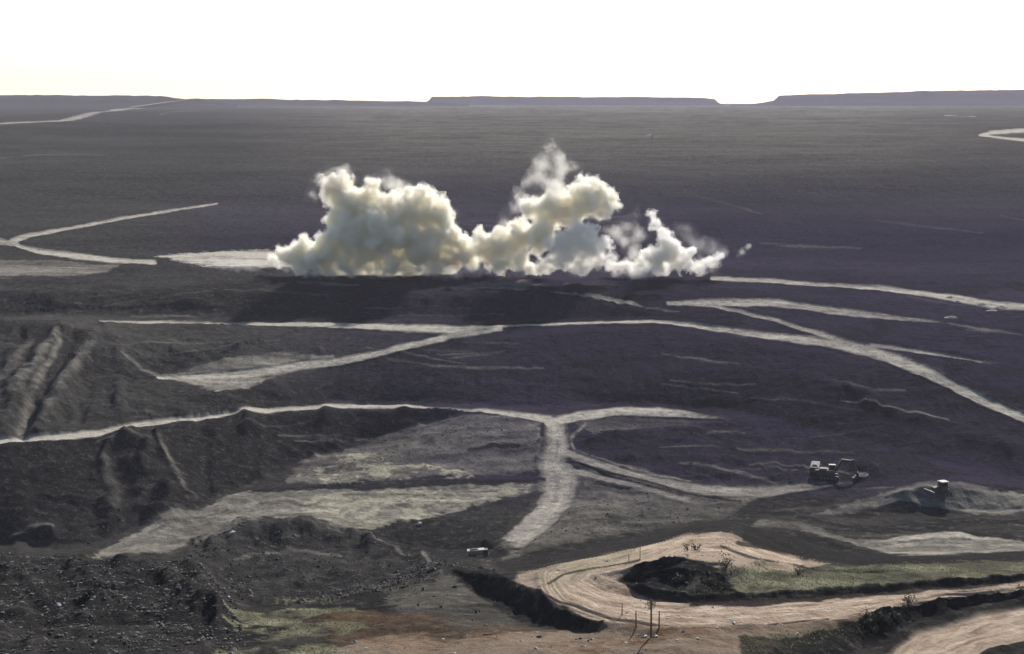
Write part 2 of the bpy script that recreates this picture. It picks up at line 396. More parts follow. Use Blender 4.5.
# old tracks and windrows, faint and short, over the worked ground
nonroad = 1 - smooth(.2, .8, flat)
grey = grey * (1 - nonroad * (1 - (.35 + .95 * STREAK)))
trk = ZERO.copy(); trd = ZERO.copy()
tr_r = np.random.default_rng(404)
for k in range(150):
    zx0, zx1, zy0, zy1 = [(230, 560, 425, 545), (570, 860, 425, 545), (800, 1060, 478, 556), (-20, 660, 268, 318), (640, 1040, 285, 400), (110, 480, 330, 372), (300, 600, 560, 650), (-20, 1040, 112, 262)][k % 8]
    x = tr_r.uniform(zx0, zx1); y = tr_r.uniform(zy0, zy1); ln = tr_r.uniform(25, 120); sl_ = tr_r.uniform(-.12, .12) + (.12 if x > 600 and y < 420 else 0); cv = tr_r.uniform(-.0012, .0012)
    w_ = tr_r.uniform(.5, 1.6)
    pts = [(x + t, y + sl_ * t + cv * t * t, w_ * (1 - .5 * abs(2 * t / ln - 1))) for t in np.linspace(0, ln, 5)]
    m_, _, _ = stroke(pts, 2.0)
    if k % 3: trk = np.maximum(trk, m_ * tr_r.uniform(.05, .2) * (.6 if y < 270 else 1))
    else: trd = np.maximum(trd, m_ * tr_r.uniform(.3, .7))
seam = np.clip(.5 + .8 * noise2(XW / 40, YW / 26, 71) + .5 * noise2(XW / 13, YW / 9, 72) + .3 * noise2(XW / 5, YW / 5, 73), 0, 1)
coal_shade = np.maximum(coal_shade, smooth(.5, .85, seam) * nonroad * .75 * (1 - np.clip(grey * 1.5 + tan + veg + brown, 0, 1)) * smooth(240, 290, PY))
grey = np.maximum(grey, trk * nonroad * (.4 + STREAK)); coal_shade = np.maximum(coal_shade, trd * nonroad * .8)
isl = poly([(621, 576), (640, 563), (680, 558), (705, 561), (728, 575), (740, 600), (700, 606), (650, 600), (630, 592)], 2.5)
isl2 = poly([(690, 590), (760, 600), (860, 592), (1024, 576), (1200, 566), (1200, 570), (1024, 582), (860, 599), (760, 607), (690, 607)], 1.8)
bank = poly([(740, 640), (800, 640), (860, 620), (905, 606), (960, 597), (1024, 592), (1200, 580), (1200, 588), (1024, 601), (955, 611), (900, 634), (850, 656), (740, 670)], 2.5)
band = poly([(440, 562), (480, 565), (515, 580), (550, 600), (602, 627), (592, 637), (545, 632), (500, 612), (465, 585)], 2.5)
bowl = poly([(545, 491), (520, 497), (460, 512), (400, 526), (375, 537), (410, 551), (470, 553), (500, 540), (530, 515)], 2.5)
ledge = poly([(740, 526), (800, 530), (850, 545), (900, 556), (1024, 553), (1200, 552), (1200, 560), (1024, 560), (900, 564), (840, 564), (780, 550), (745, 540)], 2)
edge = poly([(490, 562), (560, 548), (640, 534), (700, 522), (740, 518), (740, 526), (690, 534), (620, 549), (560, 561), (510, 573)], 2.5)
bank_shadow = poly([(250, 490), (330, 487), (400, 481), (545, 478), (545, 482), (480, 482.5), (400, 487), (330, 490.5), (255, 494)], 1)  # thin embankment shadow painted into the ground
blue = poly([(570, 430), (640, 420), (730, 424), (800, 445), (1024, 480), (1200, 520), (1200, 490), (1100, 460), (1024, 425), (1000, 470), (900, 486), (840, 492), (760, 488), (700, 484), (640, 474), (590, 456)], 4)
for pts_, a_s in (([(92, 340, 4), (78, 362, 5), (58, 390, 6), (44, 418, 5)], .2), ([(58, 334, 4), (38, 358, 5), (16, 390, 6)], .17), ([(30, 340, 4), (12, 366, 5), (-20, 400, 6)], .12), ([(62, 340, 2), (40, 375, 3), (28, 405, 4), (24, 430, 6)], .2), ([(158, 440, 2), (170, 462, 2.5), (186, 492, 3), (194, 500, 3)], .16), ([(122, 352, 1.5), (132, 360, 1.5), (142, 369, 1.5), (158, 376, 1.5)], .35), ([(106, 462, 4), (112, 485, 5), (118, 510, 5)], .1), ([(96, 441, 1), (130, 440, 1.5), (156, 442, 1.5)], .16), ([(10, 540, 2), (34, 532, 2), (52, 530, 2)], .18)):
    m_, _, _ = stroke(pts_, 2.4); grey = np.maximum(grey, m_ * a_s * (.35 + STREAK))  # lit ridge crests painted on the mounds as paler streaks
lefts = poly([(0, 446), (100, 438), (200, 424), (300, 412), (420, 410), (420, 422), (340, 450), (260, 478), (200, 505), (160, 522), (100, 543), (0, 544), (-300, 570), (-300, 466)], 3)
for m, c in ((isl, .55), (isl2, .9), (bank, .9), (band, .6), (bowl, .5), (ledge, .9), (edge, .7), (bank_shadow, .7), (blue, .35), (lefts, .85)):  # heap front and left slope get their shade painted in as dark ground
    coal_shade = add(coal_shade, m, c)
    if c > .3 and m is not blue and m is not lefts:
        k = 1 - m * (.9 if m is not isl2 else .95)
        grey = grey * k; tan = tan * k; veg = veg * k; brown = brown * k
near_h = poly([(-300, 590), (0, 556), (190, 566), (240, 605), (240, 744), (-300, 744)], 4)
coal_shade = add(coal_shade, shoulder * (1 - flat) * np.clip(.3 + 1.1 * BREAK + .3, 0, 1), .6)  # dark road edges painted in, imitating the shade of stepped relief
coal_shade = add(coal_shade, near_h, .35)
moundband = poly([(232, 590), (320, 584), (400, 576), (440, 568), (432, 592), (360, 604), (250, 606)], 2); coal_shade = add(coal_shade, moundband, .85)
for pts_, w_ in (([(740, 542), (800, 555), (860, 565), (940, 560), (1024, 556), (1200, 556)], 2.6), ([(255, 492), (400, 487), (480, 483), (545, 480)], 1.3), ([(524, 585), (560, 602), (610, 620), (680, 630), (760, 628), (830, 619)], 1.6), ([(548, 584), (566, 576), (610, 566), (640, 559)], 1.2), ([(720, 545), (760, 560), (820, 572), (900, 574)], 1.3), ([(780, 580), (860, 579), (960, 574)], 1.2), ([(800, 506), (850, 512), (900, 507)], 1.4), ([(930, 526), (980, 522), (1040, 524)], 2.2), ([(740, 512), (790, 516), (850, 528), (920, 530)], 2.0), ([(565, 462), (620, 474), (690, 494), (740, 503)], 1.2), ([(325, 471), (345, 468), (368, 470)], 1.4), ([(318, 504), (335, 502), (352, 503)], .9), ([(375, 497), (400, 495), (425, 496)], .9), ([(395, 507), (420, 503), (440, 503)], .8), ([(455, 493), (480, 491), (500, 491)], .7), ([(470, 452), (490, 447), (520, 446)], 1.6), ([(260, 505), (290, 503), (310, 507)], 1.0), ([(150, 536), (190, 522), (230, 512)], .8), ([(620, 486), (650, 492), (680, 502)], .8), ([(640, 516), (670, 514), (700, 516)], 1.2), ([(900, 543), (930, 541), (970, 541)], .6)):  # second stroke deepens the painted embankment shadow
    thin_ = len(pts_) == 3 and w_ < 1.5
    m_, _, _ = stroke([(x_, y_, w_ * (1.5 if thin_ else 1)) for x_, y_ in pts_], 2.6 if thin_ else 1.0); m_ = m_ * ((.25 + .5 * STREAK) if thin_ else 1); coal_shade = add(coal_shade, m_, .9); k = 1 - m_ * .9; grey = grey * k; tan = tan * k; veg = veg * k
for pts_, a_ in (([(195, 545, 1.5), (225, 528, 1.5), (262, 522, 1.2), (310, 527, 1), (352, 536, 1), (400, 552, 1), (440, 566, 1.2)], .22), ([(235, 560, 1), (290, 548, 1.5), (340, 552, 1)], .14), ([(420, 424, 1.5), (470, 418, 1.5), (520, 419, 1.5), (538, 430, 1.5), (538, 455, 1.5)], .3), ([(585, 424, 1.5), (570, 440, 1.5), (575, 452, 1.5), (620, 465, 1.5), (690, 482, 1.5)], .3)):
    m_, _, _ = stroke(pts_, 2.0); grey = add(grey, m_ * (.4 + STREAK), a_)
mid = poly([(X0, 290), (640, 292), (640, 318), (300, 316), (X0, 318)], 4); coal_shade = add(coal_shade, mid * (.5 + .6 * PATCH), .55)  # bench face in shade, darkened in the colour
cslope = poly([(280, 378), (430, 346), (520, 335), (650, 328), (764, 344), (860, 358), (940, 388), (1010, 422), (1010, 470), (860, 436), (760, 416), (640, 402), (420, 400), (300, 402)], 4); coal_shade = add(coal_shade, cslope * (.55 + .5 * seam), .6)  # shade of the slope facing the camera, put into its colour
far_haze = (1 - smooth(130, 200, PY)) * smooth(180, 430, PX) * (1 - .55 * smooth(820, 1000, PX)) * (.45 + .8 * STREAK)  # patchy haze and sun glare painted as paler far ground
grey = np.maximum(grey, .15 * far_haze)
sm = smooth(190, 560, PX) * smooth(150, 235, PY) * (1 - smooth(470, 520, PY))
violet = np.maximum(sm * .95, .7 * smooth(100, 300, PX) * smooth(170, 230, PY) * (1 - smooth(250, 290, PY)))

heap = np.maximum.reduce([poly([(-300, 590), (0, 556), (190, 566), (240, 605), (240, 744), (-300, 744)], 4), poly([(190, 540), (240, 526), (300, 524), (360, 533), (400, 548), (450, 562), (440, 580), (320, 606), (240, 600), (200, 560)], 4), .6 * poly([(-300, 330), (0, 322), (90, 330), (130, 365), (150, 415), (0, 438), (-300, 455)], 4), .5 * poly([(570, 440), (700, 430), (840, 450), (860, 480), (700, 485), (620, 470)], 4), .35 * lefts, .5 * isl, .4 * pale11, .3 * band, .5 * bank, .35 * poly([(X0, 280), (640, 280), (640, 300), (X0, 318)], 4), .4 * tn2, .35 * br1, .3 * vg1, .2 * vg2, .3 * pale6, .22 * pale7, .4 * poly([(100, 325), (300, 330), (160, 376), (280, 390), (300, 405), (150, 420)], 4)])
heap *= (1 - flat)
rough = np.clip(heap, 0, 1)

# --- relief: ridges and gullies of the spoil, then noise by wavelength
dz = ZERO.copy()


WOB = 5 * noise2(PX / 28, PY / 22, 201) + 3 * noise2(PX / 9, PY / 9, 202)


def ridge(pts, amp):
    global dz
    m = np.full(PX.shape, 1e9)
    for (xa, ya, wa), (xb, yb, wb) in zip(pts[:-1], pts[1:]):
        mg = 3 * max(wa, wb)
        i0, i1 = np.searchsorted(cx, [min(xa, xb) - mg, max(xa, xb) + mg]); j0, j1 = np.searchsorted(cy, [min(ya, yb) - mg, max(ya, yb) + mg])
        sl = np.s_[j0:j1, i0:i1]
        t = np.clip(((QX[sl] - xa) * (xb - xa) + (QY[sl] - ya) * (yb - ya)) / ((xb - xa) ** 2 + (yb - ya) ** 2), 0, 1)
        d = np.hypot(QX[sl] + WOB[sl] - xa - t * (xb - xa), QY[sl] - ya - t * (yb - ya)) / (wa + (wb - wa) * t)
        m[sl] = np.minimum(m[sl], d)
    dz += amp * np.exp(-np.minimum(m, 4) ** 2 * 1.4) * (.7 + .6 * noise2(PX / 17, PY / 13, 203))


ridge([(95, 338, 9), (80, 360, 11), (62, 385, 12), (45, 420, 13)], 2.8)
ridge([(75, 332, 6), (52, 365, 8), (30, 400, 9), (22, 432, 8)], -2.4)
ridge([(60, 330, 8), (40, 355, 10), (15, 390, 12), (0, 420, 12)], 2.5)
ridge([(100, 350, 5), (90, 385, 7), (72, 420, 8)], -1.6)
ridge([(120, 352, 7), (115, 385, 9), (120, 418, 10)], 1.6)
ridge([(20, 335, 7), (-10, 370, 10), (-40, 420, 12)], -1.8)
ridge([(130, 440, 14), (150, 470, 22), (160, 505, 26)], 4.8)
ridge([(158, 436, 5), (168, 455, 6), (180, 480, 6), (188, 497, 5)], 1.8)
ridge([(110, 445, 8), (108, 480, 12), (112, 520, 14)], 2.6)
ridge([(200, 425, 8), (205, 460, 10), (210, 490, 8)], -.9)
ridge([(250, 420, 12), (255, 445, 14), (262, 470, 12)], 2.8)
ridge([(20, 540, 12), (35, 532, 10), (50, 535, 12)], 2.0)
ridge([(190, 560, 8), (205, 590, 10), (215, 630, 14)], 1.5)
ridge([(80, 575, 16), (100, 600, 18)], 2.4)
ridge([(130, 566, 12), (180, 585, 14), (215, 620, 16)], 1.8)
ridge([(10, 575, 14), (30, 590, 12)], 1.6)
ridge([(150, 590, 14), (160, 620, 14)], -1.2)
ridge([(20, 590, 16), (40, 620, 16)], -1.2)
ridge([(-20, 645, 20), (90, 650, 18)], -1.0)
ridge([(870, 474, 12), (858, 468, 10)], 2.0)
ridge([(215, 548, 12), (250, 534, 13), (310, 532, 12), (360, 542, 10)], 3.6)
ridge([(330, 415, 9), (325, 440, 10), (318, 455, 8)], 1.8)
ridge([(400, 412, 7), (405, 425, 8)], 1.2)
ridge([(370, 552, 14), (420, 560, 12)], 2.0)
ridge([(290, 575, 14), (350, 578, 12)], 2.0)
for pts_, a_ in (([(590, 440, 5), (680, 432, 5), (760, 440, 5)], 1.3), ([(620, 458, 4), (720, 462, 4), (800, 470, 4)], 1.1), ([(870, 405, 6), (930, 420, 8), (1010, 450, 8)], 1.6), ([(600, 495, 5), (660, 505, 5)], 1.0), ([(590, 520, 6), (640, 515, 6)], 1.3), ([(780, 505, 5), (830, 512, 5)], 1.0), ([(820, 380, 6), (880, 400, 6)], 1.2), ([(320, 350, 6), (250, 345, 8), (180, 352, 6)], 1.4), ([(700, 470, 4), (760, 478, 4)], .9), ([(40, 300, 10), (120, 298, 8), (200, 303, 8)], 1.5), ([(400, 300, 8), (520, 303, 8), (600, 306, 6)], 1.2), ([(430, 440, 5), (490, 436, 5)], .8)):
    ridge(pts_, a_)
row_sp = np.abs(np.gradient(YW, axis=0))
for k, wl in enumerate((90, 45, 22, 11, 5.5, 2.8, 1.5)):
    n = noise2(XW / wl, YW / wl, 20 + k)
    n2 = 1 - 2 * np.abs(noise2(XW / wl + 31.7, YW / wl - 11.2, 40 + k))
    fade = smooth(.9, 2.2, wl / np.maximum(row_sp, .25))
    near = np.clip(YW / 700, .25, 1)
    amp = wl * ((.030 if wl < 30 else .018) + .055 * rough) * (1.2 if wl < 8 else 1) * (1 - .93 * flat) * fade * np.where(wl > 20, .5 * near, 1)
    dz += amp * (n * .5 + n2 * .55)
# rills running down the faces
sx = np.gradient(Z0, axis=0) / np.maximum(-np.gradient(YW, axis=0), .05) * -1
face = smooth(.12, .4, np.abs(np.gradient(Z0, axis=0)) / np.maximum(np.abs(np.gradient(YW, axis=0)), .05)) * (1 - flat)
for wl, a in ((9, .5), (4, .28)):
    dz += a * face * (np.abs(noise2(XW / wl, YW / (wl * 5), 77 + int(wl))) - .4) * smooth(.9, 2.2, wl / .6)
# wheel ruts and windrows on the roads
dz += berm * (1 - smooth(.3, .8, flat)) * (.55 - .2 * (tan > .2)) * (1 - smooth(.6, 1.3, row_sp)) * (1 + .6 * BREAK)
farz = 1 - smooth(170, 240, PY)
dz += farz * (3.2 * noise2(XW / 320, YW / 420, 301) + 1.6 * noise2(XW / 140, YW / 260, 302)) * smooth(105, 112, PY)
rut = flat * (tan > .3)
dz += rut * .10 * noise2(ACR * 5, ALO / 90, 90) + rut * .13 * noise2(ACR * 11, ALO / 50, 91)
ZT = Z0 + dz
XW, YW, _ = place(PX, PY, Z0)

# far plain behind the first row, and the viewing hill under the lens
far_d = np.array([9800, 8600, 7600, 6800]); k = YW[0]
rows_far = [(XW[0] * d / k, YW[0] * d / k, np.full(NX, 114.0)) for d in far_d]
near_f = (.9, .72, .5, .3, .15, .06); near_z = (69, 75, 86, 99, 111, 119)
rows_near = [(XW[-1] * f, YW[-1] * f, np.full(NX, float(zz))) for f, zz in zip(near_f, near_z)]
VX = np.vstack([r[0] for r in rows_far] + [XW] + [r[0] for r in rows_near])
VY = np.vstack([r[1] for r in rows_far] + [YW] + [r[1] for r in rows_near])
VZ = np.vstack([r[2] for r in rows_far] + [ZT] + [r[2] for r in rows_near])


def ext(a):
    return np.vstack([np.repeat(a[:1], len(far_d), 0), a, np.repeat(a[-1:], len(near_f), 0)])


V = np.stack([VX, VY, VZ], -1).reshape(-1, 3)
NYT = VX.shape[0]
mA = np.stack([ext(grey), ext(tan), ext(coal_shade), np.ones(VX.shape)], -1).reshape(-1, 4)
mB = np.stack([ext(veg), ext(brown), ext(violet), np.ones(VX.shape)], -1).reshape(-1, 4)
mC = np.stack([ext(ACR), ext(ALO), ext(flat), np.ones(VX.shape)], -1).reshape(-1, 4)
RO = ext(ROAD)
# zones of the dark ground
ZONE = np.zeros(PX.shape, np.int16)
zones = [('ground', 'dark bare mine ground between the roads and heaps', 'ground'),
         ('hillside', 'long dark far hillside rising behind the dust cloud', 'hillside'),
         ('spoil_heap', 'dark rubble spoil heap across the bottom left foreground', 'spoil heap'),
         ('spoil_heap', 'furrowed dark spoil heap above the bench road at the far left', 'spoil heap'),
         ('spoil_heap', 'dark heap enclosed by the bend of the tan road', 'spoil heap'),
         ('pit_slope', 'broad smooth dark slope across the middle below the terrace roads', 'slope'),
         ('pit_slope', 'dark eroded slope below the bright bench road at the left', 'slope'),
         ('pit_floor', 'pale grey gravel flat on the pit floor left of the central track', 'pit floor'),
         ('gravel_flat', 'pale grey gravel patch on the bench at left centre', 'gravel flat'),
         ('field', 'green grassy bank right of the dark heap', 'grass bank'),
         ('field', 'green grassy patch at the bottom edge beside the rubble heap', 'grass patch'),
         ('embankment', 'dark scrubby bank between the two tan roads at the lower right', 'embankment'),
         ('terrace', 'pale grey terrace at the right above the green bank', 'terrace')]
ZONE[PY < 268] = 1
for k, m in ((2, poly([(-300, 590), (0, 556), (190, 566), (240, 605), (240, 744), (-300, 744)], 1)), (3, poly([(-300, 330), (0, 322), (90, 330), (130, 365), (150, 415), (0, 436), (-300, 455)], 1)), (4, isl), (5, cslope), (6, lefts), (7, np.maximum(pale6, pale7)), (8, pale5), (9, vg2 * (1 - isl)), (10, vg1), (11, bank), (12, pale9)):
    ZONE[m > .5] = k
ZO = ext(ZONE)

# ------------------------------------------------------------------ materials
def new_mat(name):
    m = bpy.data.materials.new(name); m.use_nodes = True
    nt = m.node_tree; nt.nodes.clear()
    return m, nt


def N(nt, t, **kw):
    n = nt.nodes.new(t)
    for a, b in kw.items(): setattr(n, a, b)
    return n


def mixc(nt, fac, a, b):
    n = N(nt, 'ShaderNodeMix', data_type='RGBA')
    for s, v in ((0, fac), (6, a), (7, b)):
        if hasattr(v, 'is_linked') or hasattr(v, 'links'): nt.links.new(v, n.inputs[s])
        elif s == 0: n.inputs[0].default_value = v
        else: n.inputs[s].default_value = (*v, 1)
    return n.outputs[2]


def math_(nt, op, a, b=0.0, c=None, clamp=False):
    n = N(nt, 'ShaderNodeMath', operation=op, use_clamp=clamp)
    for s, v in enumerate((a, b) if c is None else (a, b, c)):
        if hasattr(v, 'links'): nt.links.new(v, n.inputs[s])
        else: n.inputs[s].default_value = v
    return n.outputs[0]


def noise_(nt, vec, scale, detail=4, rough_=.55, dims='3D'):
    n = N(nt, 'ShaderNodeTexNoise', noise_dimensions=dims)
    n.inputs['Scale'].default_value = scale; n.inputs['Detail'].default_value = detail; n.inputs['Roughness'].default_value = rough_
    if vec is not None: nt.links.new(vec, n.inputs['Vector'])
    return n.outputs[0]


def ground_material():
    m, nt = new_mat('mine_ground')
    L = nt.links.new
    geo = N(nt, 'ShaderNodeNewGeometry')
    pos = geo.outputs['Position']
    A = N(nt, 'ShaderNodeAttribute', attribute_name='mask_a'); B = N(nt, 'ShaderNodeAttribute', attribute_name='mask_b'); C = N(nt, 'ShaderNodeAttribute', attribute_name='mask_c')
    sa = N(nt, 'ShaderNodeSeparateColor'); L(A.outputs['Color'], sa.inputs[0])
    sb = N(nt, 'ShaderNodeSeparateColor'); L(B.outputs['Color'], sb.inputs[0])
    g, t, c = sa.outputs; v, b, p = sb.outputs
    mid = noise_(nt, pos, .38, 7, .78); mids = math_(nt, 'MULTIPLY_ADD', mid, 4.2, -1.6, True)
    big = noise_(nt, pos, .025, 5); med = noise_(nt, pos, .16, 5, .6); fine = noise_(nt, pos, .9, 4, .65)
    mp = N(nt, 'ShaderNodeMapping'); mp.inputs['Scale'].default_value = (.012, .09, .3); L(pos, mp.inputs[0])
    strat = noise_(nt, mp.outputs[0], 1.0, 5, .6)
    mp3 = N(nt, 'ShaderNodeMapping'); mp3.inputs['Scale'].default_value = (.0035, .011, .01); L(pos, mp3.inputs[0])
    wide = noise_(nt, mp3.outputs[0], 1.0, 6, .62)
    soil = mixc(nt, math_(nt, 'MULTIPLY_ADD', med, 1.6, -.3, True), (.0145, .014, .0135), (.036, .035, .033))
    soil = mixc(nt, math_(nt, 'MULTIPLY_ADD', strat, 2.2, -.7, True), soil, (.040, .0385, .036))
    soil = mixc(nt, math_(nt, 'MULTIPLY_ADD', wide, 4.0, -1.75, True), soil, (.052, .050, .047))
    soil = mixc(nt, p, soil, mixc(nt, math_(nt, 'MULTIPLY_ADD', wide, 3.0, -1.0, True), mixc(nt, med, (.009, .0078, .0165), (.0225, .019, .0395)), (.037, .031, .053)))
    col = mixc(nt, math_(nt, 'MULTIPLY', c, .85), soil, mixc(nt, fine, (.007, .007, .0075), (.018, .0175, .0185)))
    col = mixc(nt, math_(nt, 'MULTIPLY_ADD', mid, -6.0, 2.75, True), col, (.006, .006, .006))
    col = mixc(nt, math_(nt, 'MULTIPLY', math_(nt, 'MULTIPLY_ADD', mid, 7.0, -3.75, True), math_(nt, 'MULTIPLY_ADD', p, -.45, 1.0)), col, mixc(nt, p, (.085, .082, .077), (.052, .046, .070)))
    # grey roads and gravel: paler the more trodden, broken by stains
    stain = math_(nt, 'MULTIPLY_ADD', mids, .75, math_(nt, 'MULTIPLY_ADD', med, 1.2, .05))
    mp4 = N(nt, 'ShaderNodeMapping'); mp4.inputs['Scale'].default_value = (2.6, .03, 0); L(C.outputs['Vector'], mp4.inputs[0])
    gst = math_(nt, 'MULTIPLY_ADD', noise_(nt, mp4.outputs[0], 1.0, 3, .6), 1.5, .2, True)
    sc_ = N(nt, 'ShaderNodeSeparateColor'); L(C.outputs['Color'], sc_.inputs[0])
    wheel = mixc(nt, sc_.outputs[2], (1, 1, 1), gst)
    gg = math_(nt, 'MULTIPLY', math_(nt, 'MULTIPLY', g, stain), wheel, clamp=True)
    col = mixc(nt, gg, col, mixc(nt, fine, (.35, .322, .27), (.48, .45, .39)))
    # wheel streaks that follow the road
    mp2 = N(nt, 'ShaderNodeMapping'); mp2.inputs['Scale'].default_value = (3.6, .03, 0); L(C.outputs['Vector'], mp2.inputs[0])
    st = noise_(nt, mp2.outputs[0], 1.0, 4, .7)
    streak = math_(nt, 'MULTIPLY_ADD', st, 3.2, -1.05, True)
    tcol = mixc(nt, streak, (.14, .098, .07), (.56, .455, .36))
    tcol = mixc(nt, math_(nt, 'MULTIPLY_ADD', mid, -5.0, 2.1, True), tcol, (.13, .09, .062))
    tcol = mixc(nt, math_(nt, 'MULTIPLY_ADD', med, 2.2, -.8, True), tcol, (.34, .265, .20))
    col = mixc(nt, math_(nt, 'MULTIPLY', t, math_(nt, 'MULTIPLY_ADD', fine, .5, .75), clamp=True), col, tcol)
    vcol = mixc(nt, math_(nt, 'MULTIPLY_ADD', med, 2.4, -.7, True), (.07, .072, .047), (.185, .18, .125))
    col = mixc(nt, math_(nt, 'MULTIPLY', v, math_(nt, 'MULTIPLY_ADD', med, 1.4, .1), clamp=True), col, vcol)
    bcol = mixc(nt, math_(nt, 'MULTIPLY_ADD', fine, 2.4, -.7, True), (.035, .018, .009), (.17, .105, .062))
    col = mixc(nt, math_(nt, 'MULTIPLY', b, math_(nt, 'MULTIPLY_ADD', med, 1.4, .0), clamp=True), col, bcol)
    col = mixc(nt, math_(nt, 'MULTIPLY', math_(nt, 'MULTIPLY', gg, v), 1.5, clamp=True), col, mixc(nt, mids, (.25, .24, .165), (.40, .385, .28)))
    # loose stones
    vo = N(nt, 'ShaderNodeTexVoronoi', feature='F1'); vo.inputs['Scale'].default_value = .8; L(pos, vo.inputs['Vector'])
    stone = math_(nt, 'MULTIPLY', math_(nt, 'LESS_THAN', vo.outputs['Distance'], .17), math_(nt, 'GREATER_THAN', fine, .58))
    col = mixc(nt, math_(nt, 'MULTIPLY', stone, .35), col, (.12, .115, .105))
    bs = N(nt, 'ShaderNodeBsdfPrincipled')
    L(col, bs.inputs['Base Color']); bs.inputs['Roughness'].default_value = .95; bs.inputs['Specular IOR Level'].default_value = 0
    bu = N(nt, 'ShaderNodeBump'); bu.inputs['Strength'].default_value = .8; bu.inputs['Distance'].default_value = 1.0
    L(math_(nt, 'MULTIPLY_ADD', med, 1.2, math_(nt, 'MULTIPLY_ADD', mid, 1.6, math_(nt, 'MULTIPLY', fine, .4))), bu.inputs['Height']); L(bu.outputs[0], bs.inputs['Normal'])
    o = N(nt, 'ShaderNodeOutputMaterial'); L(bs.outputs[0], o.inputs[0])
    return m


GROUND = ground_material()


def plain(name, c, rough_=.6, metal=0.0, var=.25, scale=6.0):
    m, nt = new_mat(name)
    tc = N(nt, 'ShaderNodeTexCoord')
    n = noise_(nt, tc.outputs['Object'], scale, 5, .6)
    col = mixc(nt, math_(nt, 'MULTIPLY_ADD', n, 1.8, -.4, True), tuple(x * (1 - var) for x in c), tuple(min(1, x * (1 + var)) for x in c))
    bs = N(nt, 'ShaderNodeBsdfPrincipled'); nt.links.new(col, bs.inputs['Base Color'])
    bs.inputs['Roughness'].default_value = rough_; bs.inputs['Metallic'].default_value = metal
    o = N(nt, 'ShaderNodeOutputMaterial'); nt.links.new(bs.outputs[0], o.inputs[0])
    return m


# ------------------------------------------------------------------ split the sheet into ground, heaps, slopes and roads (shared borders)
jj, ii = np.meshgrid(np.arange(NYT - 1), np.arange(NX - 1), indexing='ij')
a_ = (jj * NX + ii); QUADS = np.stack([a_, a_ + NX, a_ + NX + 1, a_ + 1], -1).reshape(-1, 4)
fr = RO[:-1, :-1].ravel(); fz = ZO[:-1, :-1].ravel()


def sheet(name, sel):
    q = QUADS[sel]
    if len(q) == 0: return None
    used, inv = np.unique(q, return_inverse=True)
    me = np_mesh(name, V[used], inv.reshape(-1, 4))
    for nm, arr in (('mask_a', mA), ('mask_b', mB), ('mask_c', mC)):
        at = me.attributes.new(nm, 'FLOAT_COLOR', 'POINT'); at.data.foreach_set('color', np.ascontiguousarray(arr[used], np.float32).ravel())
    return link_mesh(name, me, GROUND)


# smooth normals across the borders come from the whole sheet
dX = np.gradient(np.stack([VX, VY, VZ], -1), axis=1); dY = np.gradient(np.stack([VX, VY, VZ], -1), axis=0)
NRM = np.cross(dX, dY).reshape(-1, 3); NRM *= np.sign(NRM[:, 2:3]); NRM /= np.linalg.norm(NRM, axis=1, keepdims=True) + 1e-12
_sheet = sheet


def sheet(name, sel):
    o = _sheet(name, sel)
    if o is not None:
        used = np.unique(QUADS[sel])
        o.data.normals_split_custom_set_from_vertices(NRM[used].astype(np.float32))
    return o


for k, (nm, lb, ct) in enumerate(zones):
    o = sheet(nm, (fr == 0) & (fz == k))
    if o: tag(o, lb, ct, kind='structure')
for k, lb in enumerate(road_info, 1):
    o = sheet('haul_road', fr == k)
    if o: tag(o, lb, 'road', 'mine roads', 'structure')

VZ_T = ZT


def ground_at(px, py):
    """World point on the ground sheet at a design position."""
    i = int(np.clip(np.searchsorted(cx, px), 0, NX - 1)); j = int(np.clip(np.searchsorted(cy, py), 0, NY - 1))
    return Vector((XW[j, i], YW[j, i], ZT[j, i]))


def g3(px, py):
    return ground_at(px, py)


# ------------------------------------------------------------------ far hills on the skyline
def far_hill(name, label, cat, prof, D, depth, seed, viol):
    """prof: (x, y of the crest) in the picture; built at D metres with its own front, top and back."""
    xs = np.arange(prof[0][0], prof[-1][0] + .1, 1.5)
    ys = np.interp(xs, [p[0] for p in prof], [p[1] for p in prof])
    X = (xs - W / 2) / F * D
    top = EYE - (ys - HORIZON) / F * D + noise2(X / 60, X * 0, seed) * 1.2 + noise2(X / 18, X * 0 + 3, seed) * .8
    base = 112.0
    hgt = np.maximum(top - base, .5)
    prow = [(-.55, .0), (-.3, .3), (-.12, .7), (0, 1.0), (.35, 1.0), (1.0, .9), (1.3, 0)]
    vs = []
    for off, hh in prow:
        dd = D + off * depth + noise2(X / 90, X * 0 + off * 9, seed + 1) * depth * .06
        vs.append(np.stack([X * (dd / D), dd, base + hgt * hh + (noise2(X / 30, X * 0 + off * 5, seed + 2) * 1.0 if 0 < hh < 1 else 0)], -1))
    vs = np.stack(vs); n = len(xs); r = len(prow)
    j, i = np.meshgrid(np.arange(r - 1), np.arange(n - 1), indexing='ij'); a = j * n + i
    me = np_mesh(name, vs.reshape(-1, 3), np.stack([a, a + 1, a + n + 1, a + n], -1).reshape(-1, 4))
    nv = n * r
    for nm, c in (('mask_a', (0, 0, 0, 1)), ('mask_b', (0, 0, viol, 1)), ('mask_c', (0, 0, 0, 1))):
        at = me.attributes.new(nm, 'FLOAT_COLOR', 'POINT'); at.data.foreach_set('color', np.tile(np.array(c, np.float32), nv))
    return tag(link_mesh(name, me, GROUND), label, cat, kind='structure')


